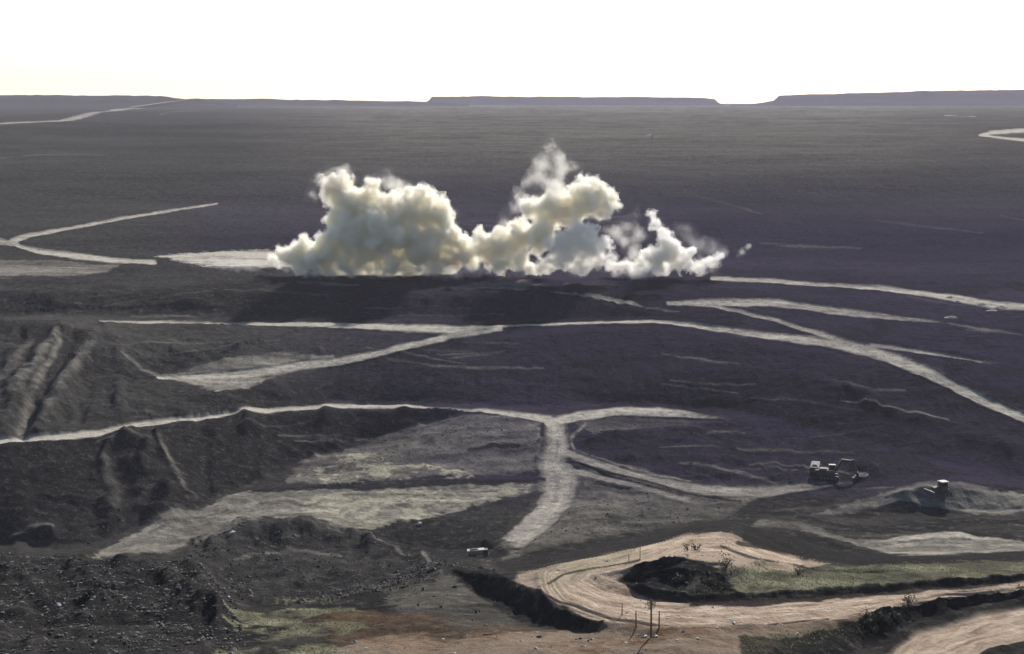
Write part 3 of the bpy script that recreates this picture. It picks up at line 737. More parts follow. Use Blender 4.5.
far_hill('hill', 'low dark ridge on the skyline at the left', 'hill', [(-300, 94.5), (-60, 95), (0, 95), (60, 95.5), (120, 95.5), (165, 96), (180, 98), (205, 100), (240, 103.6)], 4200, 300, 1, 0)
far_hill('hill', 'faint low rise on the skyline left of the flat mesa', 'hill', [(150, 103), (195, 98.8), (260, 99), (330, 100), (400, 101), (440, 102.4), (470, 104)], 5200, 300, 5, .3)
far_hill('mesa', 'long flat topped mesa on the skyline at the centre', 'mesa', [(424, 104), (430, 100), (433, 96.8), (480, 96.3), (560, 97), (640, 97), (700, 98), (712, 99), (717, 103), (724, 105)], 6200, 500, 9, 1)
far_hill('mesa', 'higher flat plateau on the skyline at the right', 'mesa', [(728, 105), (748, 104), (770, 101), (776, 96), (800, 94.5), (860, 93), (930, 91), (1024, 89.5), (1100, 89), (1324, 90)], 5600, 500, 13, 1)



def hill_track(pts, D, depth, prof):
    """A thin pale track laid on the front of the left ridge."""
    L_ = []
    for px, py in pts:
        crest = EYE - (np.interp(px, [p[0] for p in prof], [p[1] for p in prof]) - HORIZON) / F * D
        best = None
        for off in np.linspace(-.55, 0, 200):
            hh = np.interp(off, [-.55, -.3, -.12, 0], [0, .3, .7, 1.0]); d = D + off * depth
            e = abs(112 + (crest - 112) * hh - (EYE - (py - HORIZON) / F * d))
            if best is None or e < best[0]: best = (e, d, 112 + (crest - 112) * hh)
        L_.append((px, best[1], best[2]))
    vs = []
    for px, d, z in L_:
        x = (px - W / 2) / F * d
        vs += [(x - 6, d + 14, z + 2.6), (x + 6, d - 14, z + 1.0)]
    n = len(L_); q = np.array([(2 * k, 2 * k + 1, 2 * k + 3, 2 * k + 2) for k in range(n - 1)])
    me = np_mesh('haul_road', np.array(vs), q)
    for nm, c in (('mask_a', (.45, 0, 0, 1)), ('mask_b', (0, 0, 0, 1)), ('mask_c', (0, 0, 0, 1))):
        at = me.attributes.new(nm, 'FLOAT_COLOR', 'POINT'); at.data.foreach_set('color', np.tile(np.array(c, np.float32), len(vs)))
    tag(link_mesh('haul_road', me, GROUND), 'end of the thin pale track on the left skyline ridge', 'road', 'mine roads', 'structure')


hill_track([(x, 107.4 - (x - 136) * .135) for x in range(134, 200, 4)], 4200, 300, [(-300, 94.5), (-60, 95), (0, 95), (60, 95.5), (120, 95.5), (165, 96), (180, 98), (205, 100), (240, 103.6)])

HAZE = 0.000042
# ------------------------------------------------------------------ dust of the blast
def skin_material(name, c):
    """The faint outermost film of dust on a cloud."""
    m, nt = new_mat(name)
    tc = N(nt, 'ShaderNodeTexCoord')
    n = noise_(nt, tc.outputs['Object'], .25, 5, .6)
    tr = N(nt, 'ShaderNodeBsdfTransparent'); tl = N(nt, 'ShaderNodeBsdfTranslucent'); tl.inputs[0].default_value = (*c, 1)
    mx = N(nt, 'ShaderNodeMixShader')
    nt.links.new(math_(nt, 'MULTIPLY', n, .012), mx.inputs[0]); nt.links.new(tr.outputs[0], mx.inputs[1]); nt.links.new(tl.outputs[0], mx.inputs[2])
    o = N(nt, 'ShaderNodeOutputMaterial'); nt.links.new(mx.outputs[0], o.inputs['Surface'])
    return m


def body_material(name, density, c, erode=1.5, bias=.25, sc=.09, tint=None):
    """Airborne dust: the cloud's own density, torn at the edges by turbulence."""
    m, nt = new_mat(name)
    v = N(nt, 'ShaderNodeVolumePrincipled')
    v.inputs['Color'].default_value = (*c, 1); v.inputs['Anisotropy'].default_value = .12; v.inputs['Density Attribute'].default_value = ''
    at = N(nt, 'ShaderNodeAttribute', attribute_name='density')
    tc = N(nt, 'ShaderNodeTexCoord')
    q = noise_(nt, tc.outputs['Object'], sc, 6, .62)
    d = math_(nt, 'MULTIPLY_ADD', math_(nt, 'SUBTRACT', q, .5), erode * 2, math_(nt, 'MULTIPLY_ADD', at.outputs['Fac'], 1.5, -bias))
    q2 = noise_(nt, tc.outputs['Object'], sc * 1.7, 5, .6)
    d = math_(nt, 'MULTIPLY', d, math_(nt, 'MULTIPLY_ADD', q2, 4.0, -1.35, True))
    d = math_(nt, 'MULTIPLY', math_(nt, 'MULTIPLY', d, 1.0, clamp=True), math_(nt, 'GREATER_THAN', at.outputs['Fac'], .001))
    nt.links.new(math_(nt, 'MULTIPLY', d, density), v.inputs['Density'])
    if tint:
        q3 = noise_(nt, tc.outputs['Object'], .035, 3, .5)
        nt.links.new(mixc(nt, math_(nt, 'MULTIPLY_ADD', q3, 6.0, -3.2, True), c, tint), v.inputs['Color'])
    o = N(nt, 'ShaderNodeOutputMaterial'); nt.links.new(v.outputs[0], o.inputs['Volume'])
    return m


def ico(sub):
    bm = bmesh.new(); bmesh.ops.create_icosphere(bm, subdivisions=sub, radius=1)
    v = np.array([x.co[:] for x in bm.verts]); f = np.array([[w.index for w in x.verts] for x in bm.faces]); bm.free()
    return v, f


ICO2 = ico(2); ICO1 = ico(1)


def puff_mesh(name, balls, seed, kids=16, grand=7, voxel=.62, disp=1.0):
    """Billows on billows, fused into one skin."""
    r = np.random.default_rng(seed)
    sph = []
    for c, rad in balls:
        sph.append((c, rad * .86))
        for _ in range(kids):
            d = r.normal(size=3); d[2] = d[2] * .8 + .25; d /= np.linalg.norm(d)
            r1 = rad * r.uniform(.2, .42); c1 = c + d * rad * r.uniform(.7, .88)
            sph.append((c1, r1))
            for _ in range(grand):
                e = r.normal(size=3) + d * .9; e /= np.linalg.norm(e)
                r2 = r1 * r.uniform(.28, .5)
                if r2 > voxel * .8: sph.append((c1 + e * r1 * r.uniform(.75, .95), r2))
    v0, f0 = ICO2
    vs = np.concatenate([c + v0 * q for c, q in sph]); fs = np.concatenate([f0 + k * len(v0) for k in range(len(sph))])
    me = np_mesh(name, vs, fs)
    o = bpy.data.objects.new('fuse', me); COL.objects.link(o)
    md = o.modifiers.new('r', 'REMESH'); md.mode = 'VOXEL'; md.voxel_size = voxel
    tx = bpy.data.textures.new('billow', 'CLOUDS'); tx.noise_scale = 2.6; tx.noise_depth = 3
    dm = o.modifiers.new('d', 'DISPLACE'); dm.texture = tx; dm.strength = disp * 2.0; dm.mid_level = .5; dm.texture_coords = 'LOCAL'
    dg = bpy.context.evaluated_depsgraph_get()
    out = bpy.data.meshes.new_from_object(o.evaluated_get(dg))
    bpy.data.objects.remove(o); bpy.data.meshes.remove(me); bpy.data.textures.remove(tx)
    out.materials.clear(); out.name = name
    for p in out.polygons: p.use_smooth = True
    return out


def dust(name, label, circles, D, mat, seed, group='dust clouds of the blast', band=3.2, **kw):
    cs = []
    r = np.random.default_rng(seed + 100)
    for q in circles:
        px, py, rp = q[:3]
        off = q[3] if len(q) > 3 else r.uniform(-6, 6)
        d = D + off
        u = (px - W / 2) / F; a = -(py - H / 2) / F
        t = d / (CP + a * SP)
        cs.append((np.array((u * t, d, EYE + t * (-SP + a * CP))), rp * d / F * 1.12))
    base = np.array((np.mean([c[0][0] for c in cs]), D, min(c[0][2] - c[1] for c in cs)))
    me = puff_mesh(name, [(c - base, q) for c, q in cs], seed, **kw)
    o = link_mesh(name, me, SKIN); o.location = base
    vd = bpy.data.volumes.new('dust_body'); vo_ = bpy.data.objects.new('dust_body', vd); COL.objects.link(vo_); vo_.parent = o
    vd.materials.append(mat)
    mv = vo_.modifiers.new('fill', 'MESH_TO_VOLUME'); mv.object = o; mv.resolution_mode = 'VOXEL_SIZE'; mv.voxel_size = .8
    mv.interior_band_width = band; mv.density = 1.0
    return tag(o, label, 'dust cloud', group)


SKIN = skin_material('dust_skin', (.94, .93, .90))
CREAM = body_material('cream_dust', 1.1, (.966, .947, .885), 2.0, .22, .16, (.955, .91, .84))
WHITE = body_material('white_dust', 1.1, (.954, .942, .915), 1.8, .2, .17)
THIN = body_material('thin_dust', .16, (.93, .915, .87), 2.2, .15, .07)
VEIL = body_material('veil_dust', .05, (.92, .91, .90), 2.2, .1, .06)
dust('dust_cloud', 'cream coloured dust cloud billowing at the left of the blast',
     [(272, 259, 7), (287, 256, 12), (305, 252, 16), (330, 246, 20), (355, 240, 22), (346, 216, 21), (341, 193, 18), (332, 183, 11), (362, 203, 18), (385, 236, 25), (388, 208, 15), (372, 215, 16), (415, 212, 21), (425, 197, 13), (408, 193, 11), (438, 218, 17), (450, 233, 15), (420, 246, 25), (452, 256, 17), (438, 263, 14), (350, 262, 16), (390, 262, 17), (312, 262, 11), (300, 266, 10), (330, 267, 13), (360, 270, 11), (375, 268, 12), (410, 270, 12), (445, 270, 10), (372, 186, 10), (440, 200, 9), (370, 258, 15), (330, 258, 13)], 715, CREAM, 1)
dust('dust_cloud', 'tallest dust column rising from the middle of the blast',
     [(482, 241, 12), (500, 246, 17), (520, 237, 17), (540, 236, 18), (464, 242, 10), (466, 254, 11), (472, 264, 10), (478, 250, 10), (490, 258, 12), (518, 262, 12), (528, 208, 11), (548, 205, 15), (566, 208, 16), (584, 201, 17), (598, 196, 16), (611, 206, 11), (590, 184, 10), (579, 179, 7), (572, 218, 15), (603, 214, 9), (548, 222, 15), (500, 266, 11), (530, 268, 10), (545, 265, 10)], 712, CREAM, 2)
dust('dust_cloud', 'grey dust mound with bright rim in front of the tall column',
     [(553, 246, 10, -14), (564, 236, 9, -12), (578, 228, 9, -12), (592, 233, 9, -13), (603, 243, 9, -12), (570, 249, 13, -15), (588, 250, 13, -14), (548, 261, 9, -12), (580, 266, 12, -14), (562, 263, 11, -15), (598, 262, 9, -12), (612, 258, 7, -14), (578, 240, 12, -10)], 706, WHITE, 3)
dust('dust_cloud', 'bright white dust puffs at the right end of the blast',
     [(612, 266, 8), (626, 264, 9), (641, 263, 9), (655, 258, 13), (669, 250, 15), (664, 235, 9), (655, 224, 8), (652, 215, 6.5), (680, 262, 13), (690, 251, 7), (700, 267, 10), (712, 262, 8), (719, 257, 5), (660, 268, 11)], 708, WHITE, 4)
dust('dust_veil', 'thin pale haze of dust towering above the tall column',
     [(551, 148, 10), (556, 158, 9), (543, 163, 12), (560, 170, 12), (534, 180, 11), (548, 186, 14), (522, 196, 11), (560, 190, 14), (514, 210, 11), (532, 205, 14), (575, 168, 7), (505, 222, 9)], 716, THIN, 5, band=8.0)
dust('dust_veil', 'thin smoky dust wisp at the upper left tip of the cream cloud',
     [(320, 182, 10), (330, 172, 9), (312, 195, 8), (345, 173, 9), (337, 178, 9)], 722, THIN, 6, band=8.0)
dust('dust_veil', 'thin smoky dust wisp in the dip on top of the cream cloud',
     [(385, 176, 9), (398, 186, 9), (372, 184, 9), (388, 186, 8)], 722, THIN, 11, band=8.0)
dust('dust_veil', 'thin grey dust between the tall column and the white puffs',
     [(628, 226, 9), (635, 214, 6), (624, 240, 11), (640, 236, 9), (612, 232, 10), (632, 250, 9)], 714, THIN, 7, band=6.0)
dust('dust_veil', 'faint violet dust drifting behind the white puffs at the right',
     [(686, 238, 10), (698, 246, 11), (680, 228, 7), (712, 248, 9), (722, 252, 7), (690, 230, 7)], 730, VEIL, 8, band=6.0)
dust('dust_veil', 'small detached dust wisp right of the blast',
     [(743, 252, 5), (749, 246, 4.5), (738, 256, 3.5)], 740, THIN, 9, band=4.0)
dust('dust_veil', 'low skirt of pale dust creeping along the ground at the left foot of the blast',
     [(x, 262 + (x - 196) * .05, 6 + 2.5 * math.sin((x - 196) / 90)) for x in range(196, 460, 8)], 704, VEIL, 10, band=4.0)
dust('dust_veil', 'soft low dust rolling out in front of the cream cloud',
     [(x, 270 + 3 * math.sin(x / 23), 5.5 + 2.5 * math.sin(x / 17 + 1)) for x in range(285, 465, 7)], 694, THIN, 12, band=4.0)
dust('dust_veil', 'soft low dust rolling out in front of the grey mound and white puffs',
     [(x, 270 + 2.5 * math.sin(x / 19), 5 + 2.2 * math.sin(x / 14)) for x in range(468, 715, 7)], 690, THIN, 13, band=4.0)
# ------------------------------------------------------------------ machines, poles, hut
YEL = plain('machine_paint', (.055, .047, .032), .85); DARK = plain('dark_steel', (.03, .03, .032), .85); PALE = plain('pale_glint_paint', (.36, .35, .33), .85)  # pale tone paints the sun glint on cab roofs; other pale parts share it
PALEBED = plain('worn_pale_bed', (.26, .255, .24), .8); GLASS = plain('cab_glass', (.02, .025, .03), .08); RUBBER = plain('tyre_rubber', (.02, .02, .02), .85); WOOD = plain('weathered_wood', (.11, .075, .05), .85)
WALLM = plain('hut_wall', (.62, .60, .56), .8); ROOFM = plain('hut_roof', (.34, .32, .30), .6); METAL = plain('grey_metal', (.09, .09, .095), .7)


def bm_box(bm, c, s, rot=None, taper=(1, 1), bev=.04):
    r = bmesh.ops.create_cube(bm, size=1); vs = r['verts']
    for v in vs:
        if v.co.z > 0: v.co.x *= taper[0]; v.co.y *= taper[1]
        v.co = Vector((v.co.x * s[0], v.co.y * s[1], v.co.z * s[2]))
    if bev:
        es = list({e for v in vs for e in v.link_edges})
        rb = bmesh.ops.bevel(bm, geom=es, offset=min(bev, min(s) * .3), segments=1, affect='EDGES')
        vs = list({v for f in rb['faces'] for v in f.verts} | {v for v in vs if v.is_valid})
    for v in vs:
        if rot: v.co = rot @ v.co
        v.co += Vector(c)


def bm_tube(bm, a, b, r0, r1, n=10):
    a, b = Vector(a), Vector(b)
    d = b - a
    m = Matrix.Translation((a + b) / 2) @ d.to_track_quat('Z', 'Y').to_matrix().to_4x4()
    bmesh.ops.create_cone(bm, cap_ends=True, segments=n, radius1=r0, radius2=r1, depth=d.length, matrix=m)


def bm_prism(bm, prof, y0, y1):
    """prof: (x, z) outline pushed from y0 to y1."""
    A = [bm.verts.new((x, y0, z)) for x, z in prof]; B = [bm.verts.new((x, y1, z)) for x, z in prof]
    n = len(prof)
    bm.faces.new(A); bm.faces.new(B[::-1])
    for k in range(n): bm.faces.new((A[k], B[k], B[(k + 1) % n], A[(k + 1) % n])[::-1])
    bmesh.ops.recalc_face_normals(bm, faces=bm.faces)


def part(name, mat, parent, fn, label=None):
    bm = bmesh.new(); fn(bm)
    me = bpy.data.meshes.new(name); bm.to_mesh(me); bm.free()
    o = link_mesh(name, me, mat, parent)
    if label: o['label'] = label
    return o


def thing(name, loc, rz, label, cat, group=None):
    o = bpy.data.objects.new(name, None); COL.objects.link(o); o.location = loc; o.rotation_euler = (0, 0, rz)
    o.empty_display_size = .5
    return tag(o, label, cat, group)


def excavator(loc, rz, label, s=1.0, arm=1.0):
    t = thing('excavator', loc, rz, label, 'excavator', 'mine machines'); t.scale = (s, s, s)
    for y in (-1.35, 1.35):
        tr = part('track', DARK, t, lambda bm: bm_prism(bm, [(-2.2, .1), (2.2, .1), (2.55, .5), (2.2, .95), (-2.2, .95), (-2.55, .5)], y - .33, y + .33))
        for k in range(5):
            part('track_wheel', METAL, tr, lambda bm: bm_tube(bm, (-1.7 + .85 * k, y - .37, .42), (-1.7 + .85 * k, y + .37, .42), .27, .27, 10))
    part('undercarriage', DARK, t, lambda bm: bm_box(bm, (0, 0, .75), (2.2, 2.0, .5)))
    part('slew_ring', METAL, t, lambda bm: bm_tube(bm, (0, 0, .95), (0, 0, 1.2), .9, .9, 16))
    part('house', YEL, t, lambda bm: bm_prism(bm, [(-2.6, 1.2), (1.5, 1.2), (1.5, 2.1), (.4, 2.25), (-2.3, 2.35), (-2.6, 2.1)], -1.45, 1.45))
    part('counterweight', DARK, t, lambda bm: bm_box(bm, (-2.75, 0, 1.7), (.8, 2.8, 1.1), bev=.2))
    part('engine_cover', DARK, t, lambda bm: bm_box(bm, (-1.2, -.3, 2.48), (1.8, 1.9, .28)))
    part('exhaust_pipe', DARK, t, lambda bm: bm_tube(bm, (-1.9, .95, 2.3), (-1.9, .95, 3.1), .09, .08))
    cab = part('cab', YEL, t, lambda bm: bm_prism(bm, [(.2, 1.25), (1.9, 1.25), (1.95, 2.0), (1.6, 3.1), (.2, 3.1)], .5, 1.45))
    part('cab_roof', PALE, cab, lambda bm: bm_box(bm, (.9, .97, 3.17), (1.6, 1.05, .12)))
    part('cab_window', GLASS, cab, lambda bm: bm_prism(bm, [(.4, 2.1), (1.8, 2.1), (1.55, 2.95), (.4, 2.95)], .49, 1.46))
    part('windshield', GLASS, cab, lambda bm: bm_prism(bm, [(1.93, 2.02), (1.98, 2.02), (1.65, 3.0), (1.6, 3.0)], .58, 1.38))
    bo = part('boom', YEL, t, lambda bm: bm_prism(bm, [(1.0, 1.7), (1.5, 1.5), (3.2, 4.1), (5.6, 4.2), (5.7, 4.6), (3.0, 4.9)], -.3, .3))
    part('boom_cylinder', METAL, bo, lambda bm: bm_tube(bm, (1.6, -.45, 1.6), (3.1, -.45, 3.9), .11, .09))
    part('boom_cylinder', METAL, bo, lambda bm: bm_tube(bm, (1.6, .45, 1.6), (3.1, .45, 3.9), .11, .09))
    part('stick', YEL, t, lambda bm: bm_prism(bm, [(5.2, 4.9), (5.7, 4.9), (6.8, 1.8), (6.5, 1.7), (5.5, 4.0)], -.22, .22))
    bu = part('bucket', DARK, t, lambda bm: bm_prism(bm, [(6.3, 1.9), (6.9, 1.9), (7.1, 1.3), (6.9, .6), (6.3, .35), (5.8, .55), (6.3, .8), (6.5, 1.3)], -.65, .65))
    for k in range(4):
        part('bucket_tooth', METAL, bu, lambda bm: bm_box(bm, (5.75, -.5 + .333 * k, .52), (.3, .12, .1), bev=0))
    return t


def wheel(parent, x, y, r, w):
    wh = part('wheel', RUBBER, parent, lambda bm: bm_tube(bm, (x, y - w / 2, r), (x, y + w / 2, r), r, r, 18))
    part('rim', METAL, wh, lambda bm: bm_tube(bm, (x, y - w / 2 - .03, r), (x, y + w / 2 + .03, r), r * .55, r * .55, 14))
    return wh


def dump_truck(loc, rz, label, s=1.0, bedmat=None, tip=0.0):
    t = thing('dump_truck', loc, rz, label, 'dump truck', 'mine machines'); t.scale = (s, s, s)
    part('chassis', DARK, t, lambda bm: bm_box(bm, (0, 0, .95), (6.6, 1.1, .35)))
    for x in (2.3, -1.2, -2.5):
        for y in (-.95, .95): wheel(t, x, y, .55, .42)
    tp = Matrix.Rotation(R(tip), 3, 'Y')
    bed = part('tipper_bed', bedmat or METAL, t, lambda bm: (bm_prism(bm, [(-3.3, 1.3), (1.0, 1.15), (1.15, 2.5), (2.0, 2.62), (2.0, 2.72), (.9, 2.65), (-3.5, 2.3)], -1.2, 1.2)))
    for k in range(4):
        part('bed_rib', DARK, bed, lambda bm: bm_box(bm, (-2.6 + 1.05 * k, 0, 1.8), (.14, 2.5, 1.0), bev=0))
    part('load', YEL, bed, lambda bm: bm_box(bm, (-1.1, 0, 2.62), (3.4, 2.0, .45), taper=(.5, .4), bev=.1))
    cab = part('cab', YEL, t, lambda bm: bm_prism(bm, [(1.5, 1.1), (3.35, 1.1), (3.4, 1.75), (3.1, 2.6), (1.5, 2.6)], -1.05, 1.05))
    part('windshield', GLASS, cab, lambda bm: bm_prism(bm, [(3.42, 1.8), (3.45, 1.8), (3.17, 2.5), (3.13, 2.5)], -.9, .9))
    part('side_window', GLASS, cab, lambda bm: bm_prism(bm, [(2.2, 1.8), (3.2, 1.8), (3.0, 2.45), (2.2, 2.45)], -1.06, 1.06))
    part('bumper', DARK, t, lambda bm: bm_box(bm, (3.45, 0, .8), (.25, 2.1, .4)))
    for y in (-.75, .75): part('headlight', PALE, t, lambda bm: bm_box(bm, (3.46, y, 1.3), (.1, .3, .22), bev=0))
    return t


def bulldozer(loc, rz, label, s=1.0):
    t = thing('bulldozer', loc, rz, label, 'bulldozer', 'mine machines'); t.scale = (s, s, s)
    for y in (-1.0, 1.0):
        tr = part('track', DARK, t, lambda bm: bm_prism(bm, [(-1.7, .08), (1.6, .08), (2.0, .45), (1.6, .9), (-.9, 1.15), (-2.0, .75), (-2.05, .4)], y - .28, y + .28))
        for k in range(4): part('track_wheel', METAL, tr, lambda bm: bm_tube(bm, (-1.3 + .85 * k, y - .32, .4), (-1.3 + .85 * k, y + .32, .4), .24, .24, 10))
    part('hull', YEL, t, lambda bm: bm_box(bm, (-.1, 0, 1.0), (3.4, 1.5, .7)))
    part('hood', YEL, t, lambda bm: bm_prism(bm, [(.1, 1.2), (1.9, 1.2), (1.9, 1.95), (.1, 2.1)], -.6, .6))
    cab = part('cab', YEL, t, lambda bm: bm_prism(bm, [(-1.4, 1.3), (.1, 1.3), (.0, 2.9), (-1.3, 2.9)], -.75, .75))
    part('cab_window', GLASS, cab, lambda bm: bm_prism(bm, [(-1.2, 2.05), (.06, 2.05), (.02, 2.75), (-1.15, 2.75)], -.77, .77))
    part('cab_roof', PALE, cab, lambda bm: bm_box(bm, (-.65, 0, 2.98), (1.8, 1.8, .14)))
    part('exhaust_pipe', DARK, t, lambda bm: bm_tube(bm, (1.0, .3, 1.95), (1.0, .3, 2.8), .07, .07))
    bl = part('blade', METAL, t, lambda bm: bm_prism(bm, [(2.55, .1), (2.75, .15), (2.65, .7), (2.8, 1.35), (2.65, 1.35), (2.45, .7)], -1.75, 1.75))
    for y in (-1.3, 1.3): part('push_arm', DARK, t, lambda bm: bm_box(bm, (1.4, y, .5), (2.4, .16, .22)))
    return t


def dropped(px, py, lift=0.0):
    p = g3(px, py); p.z += lift
    return p


excavator(dropped(828, 479), R(-10), 'dark excavator with pale roof and arm reaching right on the dark pit floor', 1.35)
dump_truck(dropped(815, 474), R(75), 'dump truck facing away just left of the excavator', 1.15, DARK)
bulldozer(dropped(940, 495), R(200), 'dark bulldozer with bright blade on the grey mound at the right', 1.45)
dump_truck(dropped(478, 557), R(4), 'dump truck with pale bed parked at the end of the central track', .84, PALEBED)


def pole(name, px, py, h, r, label, cat, cross=False):
    p = dropped(px, py, -.3)
    t = thing(name, p, R(random.uniform(-20, 20)), label, cat, 'posts beside the tan road')
    part('shaft', WOOD, t, lambda bm: bm_tube(bm, (0, 0, 0), (random.uniform(-.05, .05), 0, h + .3), r, r * .75, 10))
    if cross:
        ca = part('crossarm', WOOD, t, lambda bm: bm_box(bm, (0, 0, h - .15), (1.1, .1, .12), bev=.01))
        for x in (-.48, .48): part('insulator', PALE, ca, lambda bm: bm_tube(bm, (x, 0, h - .09), (x, 0, h + .1), .05, .035, 8))
    else:
        part('cap', METAL, t, lambda bm: bm_tube(bm, (0, 0, h + .28), (0, 0, h + .36), r * .9, r * .5, 8))
    return t


pole('utility_pole', 650.5, 640, 5.0, .13, 'tallest wooden pole at the near edge of the tan road', 'pole', True)
pole('marker_post', 636, 632, 2.1, .10, 'short dark post left of the tallest pole', 'post')
pole('marker_post', 659, 633, 2.2, .10, 'short dark post right of the tallest pole', 'post')
pole('marker_post', 622, 615, 1.5, .08, 'low post farther up the tan road left of the poles', 'post')
pole('marker_post', 640, 560, 2.4, .06, 'thin post at the upper left rim of the dark heap', 'post')
pole('marker_post', 629, 561, 1.2, .06, 'stubby thin post left of the thin post on the heap rim', 'post')

# small white hut far up the hillside
h = thing('hut', dropped(651, 139), R(12), 'tiny white hut on the far hillside above the dust', 'hut')
h.scale = (.75, .75, .75)
part('wall', WALLM, h, lambda bm: bm_box(bm, (0, 0, 1.6), (7, 4, 3.4)))
part('roof', PALE, h, lambda bm: bm_prism(bm, [(-3.9, 3.3), (3.9, 3.3), (3.9, 3.5), (0, 4.4), (-3.9, 3.5)], -2.4, 2.4))
part('door', DARK, h, lambda bm: bm_box(bm, (1.2, -2.02, 1.1), (1.0, .1, 2.1), bev=0))
part('window', GLASS, h, lambda bm: bm_box(bm, (-1.4, -2.02, 1.9), (1.1, .1, .9), bev=0))

# gravel heaps beside the far road at the right
HEAPM = plain('pale_gravel', (.20, .19, .17), .95, 0, .3, 2.0)


def gravel_heap(px, py, r, hgt, label, seed):
    p = dropped(px, py, -.2)
    n, rings = 16, 6
    rr = np.random.default_rng(seed); vs = [(0, 0, hgt)]
    for k in range(1, rings + 1):
        for q in range(n):
            a = 2 * math.pi * q / n; w = r * k / rings * rr.uniform(.85, 1.15)
            vs.append((w * math.cos(a) * 1.5, w * math.sin(a), max(0, hgt * (1 - (k / rings) ** 1.3) + rr.uniform(-.12, .12) * hgt * (k < rings))))
    fs = [(0, 1 + q, 1 + (q + 1) % n) for q in range(n)]
    for k in range(rings - 1):
        for q in range(n):
            a = 1 + k * n + q; b = 1 + k * n + (q + 1) % n
            fs.append((a, a + n, b + n, b))
    me = bpy.data.meshes.new('gravel_heap'); me.from_pydata(vs, [], fs); me.update()
    o = link_mesh('gravel_heap', me, HEAPM); o.location = p
    return tag(o, label, 'gravel heap', 'gravel heaps along the far right road')


gravel_heap(950, 297, 1.8, .9, 'pale gravel heap leftmost on the far right road', 1)
gravel_heap(957, 301, 1.5, .8, 'small pale gravel heap second from the left on the far right road', 2)
gravel_heap(982, 304, 2.2, .9, 'pale gravel heap in the middle of the far right road', 3)
gravel_heap(992, 309, 1.9, .6, 'low pale gravel heap just below the middle one on the far right road', 4)
gravel_heap(1001, 307, 2.4, .9, 'rightmost pale gravel heap on the far right road', 5)
gravel_heap(952, 318, 2.0, .9, 'pale gravel heap alone below the far right road', 6)
gravel_heap(864, 477, 2.0, 1.0, 'pale gravel heap right of the excavator arm', 7)

# ------------------------------------------------------------------ rubble, boulders, scrub
ROCKM = plain('rock', (.05, .048, .046), .95, 0, .45, 1.5)
ROCKP = plain('pale_rock', (.34, .33, .31), .95, 0, .3, 2.0)


def rock_verts(r, sub=ICO1, flatz=.7):
    v, f = sub
    w = v * (1 + .28 * r.normal(size=(len(v), 1))) * np.array([r.uniform(.8, 1.4), r.uniform(.7, 1.2), flatz * r.uniform(.7, 1.2)])
    a = r.uniform(0, 6.28); c, s = math.cos(a), math.sin(a)
    return w @ np.array([[c, s, 0], [-s, c, 0], [0, 0, 1]]), f


v20, f20 = None, None
bm = bmesh.new(); bmesh.ops.create_icosphere(bm, subdivisions=1, radius=1)
v20 = np.array([x.co[:] for x in bm.verts]); f20 = np.array([[w.index for w in x.verts] for x in bm.faces]); bm.free()


def scatter(name, label, cat, mask, n, smin, smax, mat, seed):
    r = np.random.default_rng(seed)
    step = np.abs(np.gradient(YW, axis=0)) * np.abs(np.gradient(XW, axis=1))
    w = (mask * np.minimum(step, 3)).ravel(); w /= w.sum()
    idx = r.choice(w.size, n, p=w)
    base = [rock_verts(r, (v20, f20)) for _ in range(12)]
    P = np.stack([XW.ravel()[idx], YW.ravel()[idx], ZT.ravel()[idx]], -1)
    P[:, 0] += r.uniform(-.4, .4, n)
    sc = smin * (smax / smin) ** (r.random(n) ** 2.5)
    vs = np.concatenate([base[k % 12][0] * sc[k] + P[k] + (0, 0, .1 * sc[k]) for k in range(n)])
    fs = np.concatenate([f20 + k * len(v20) for k in range(n)])
    return tag(link_mesh(name, np_mesh(name, vs, fs, False), mat), label, cat, kind='stuff')


near_heap = poly([(-120, 575), (0, 558), (190, 566), (240, 605), (250, 700), (-120, 700)], 3)
mid_heap = poly([(190, 545), (240, 530), (360, 536), (450, 564), (440, 580), (320, 606), (240, 600)], 4)
scatter('rubble', 'loose dark rubble strewn over the bottom left heap', 'rubble', near_heap, 9000, .06, .38, ROCKM, 1)
scatter('rubble', 'loose dark rubble on the low mounds left of centre', 'rubble', mid_heap, 3000, .12, .5, ROCKM, 2)
scatter('rubble', 'scattered stones on the grey ground around the pit floor tracks', 'rubble', np.clip(.5 * pale11 + blue * .5 + isl + .4 * lefts + .3 * pale6 + .5 * band + .3 * pale12, 0, 1) * (1 - flat), 2600, .12, .45, ROCKM, 3)
scatter('gravel', 'pale stones along the tan road edges', 'gravel', np.clip(tan - .2, 0, 1) * (1 - .85 * flat), 700, .07, .32, ROCKP, 4)

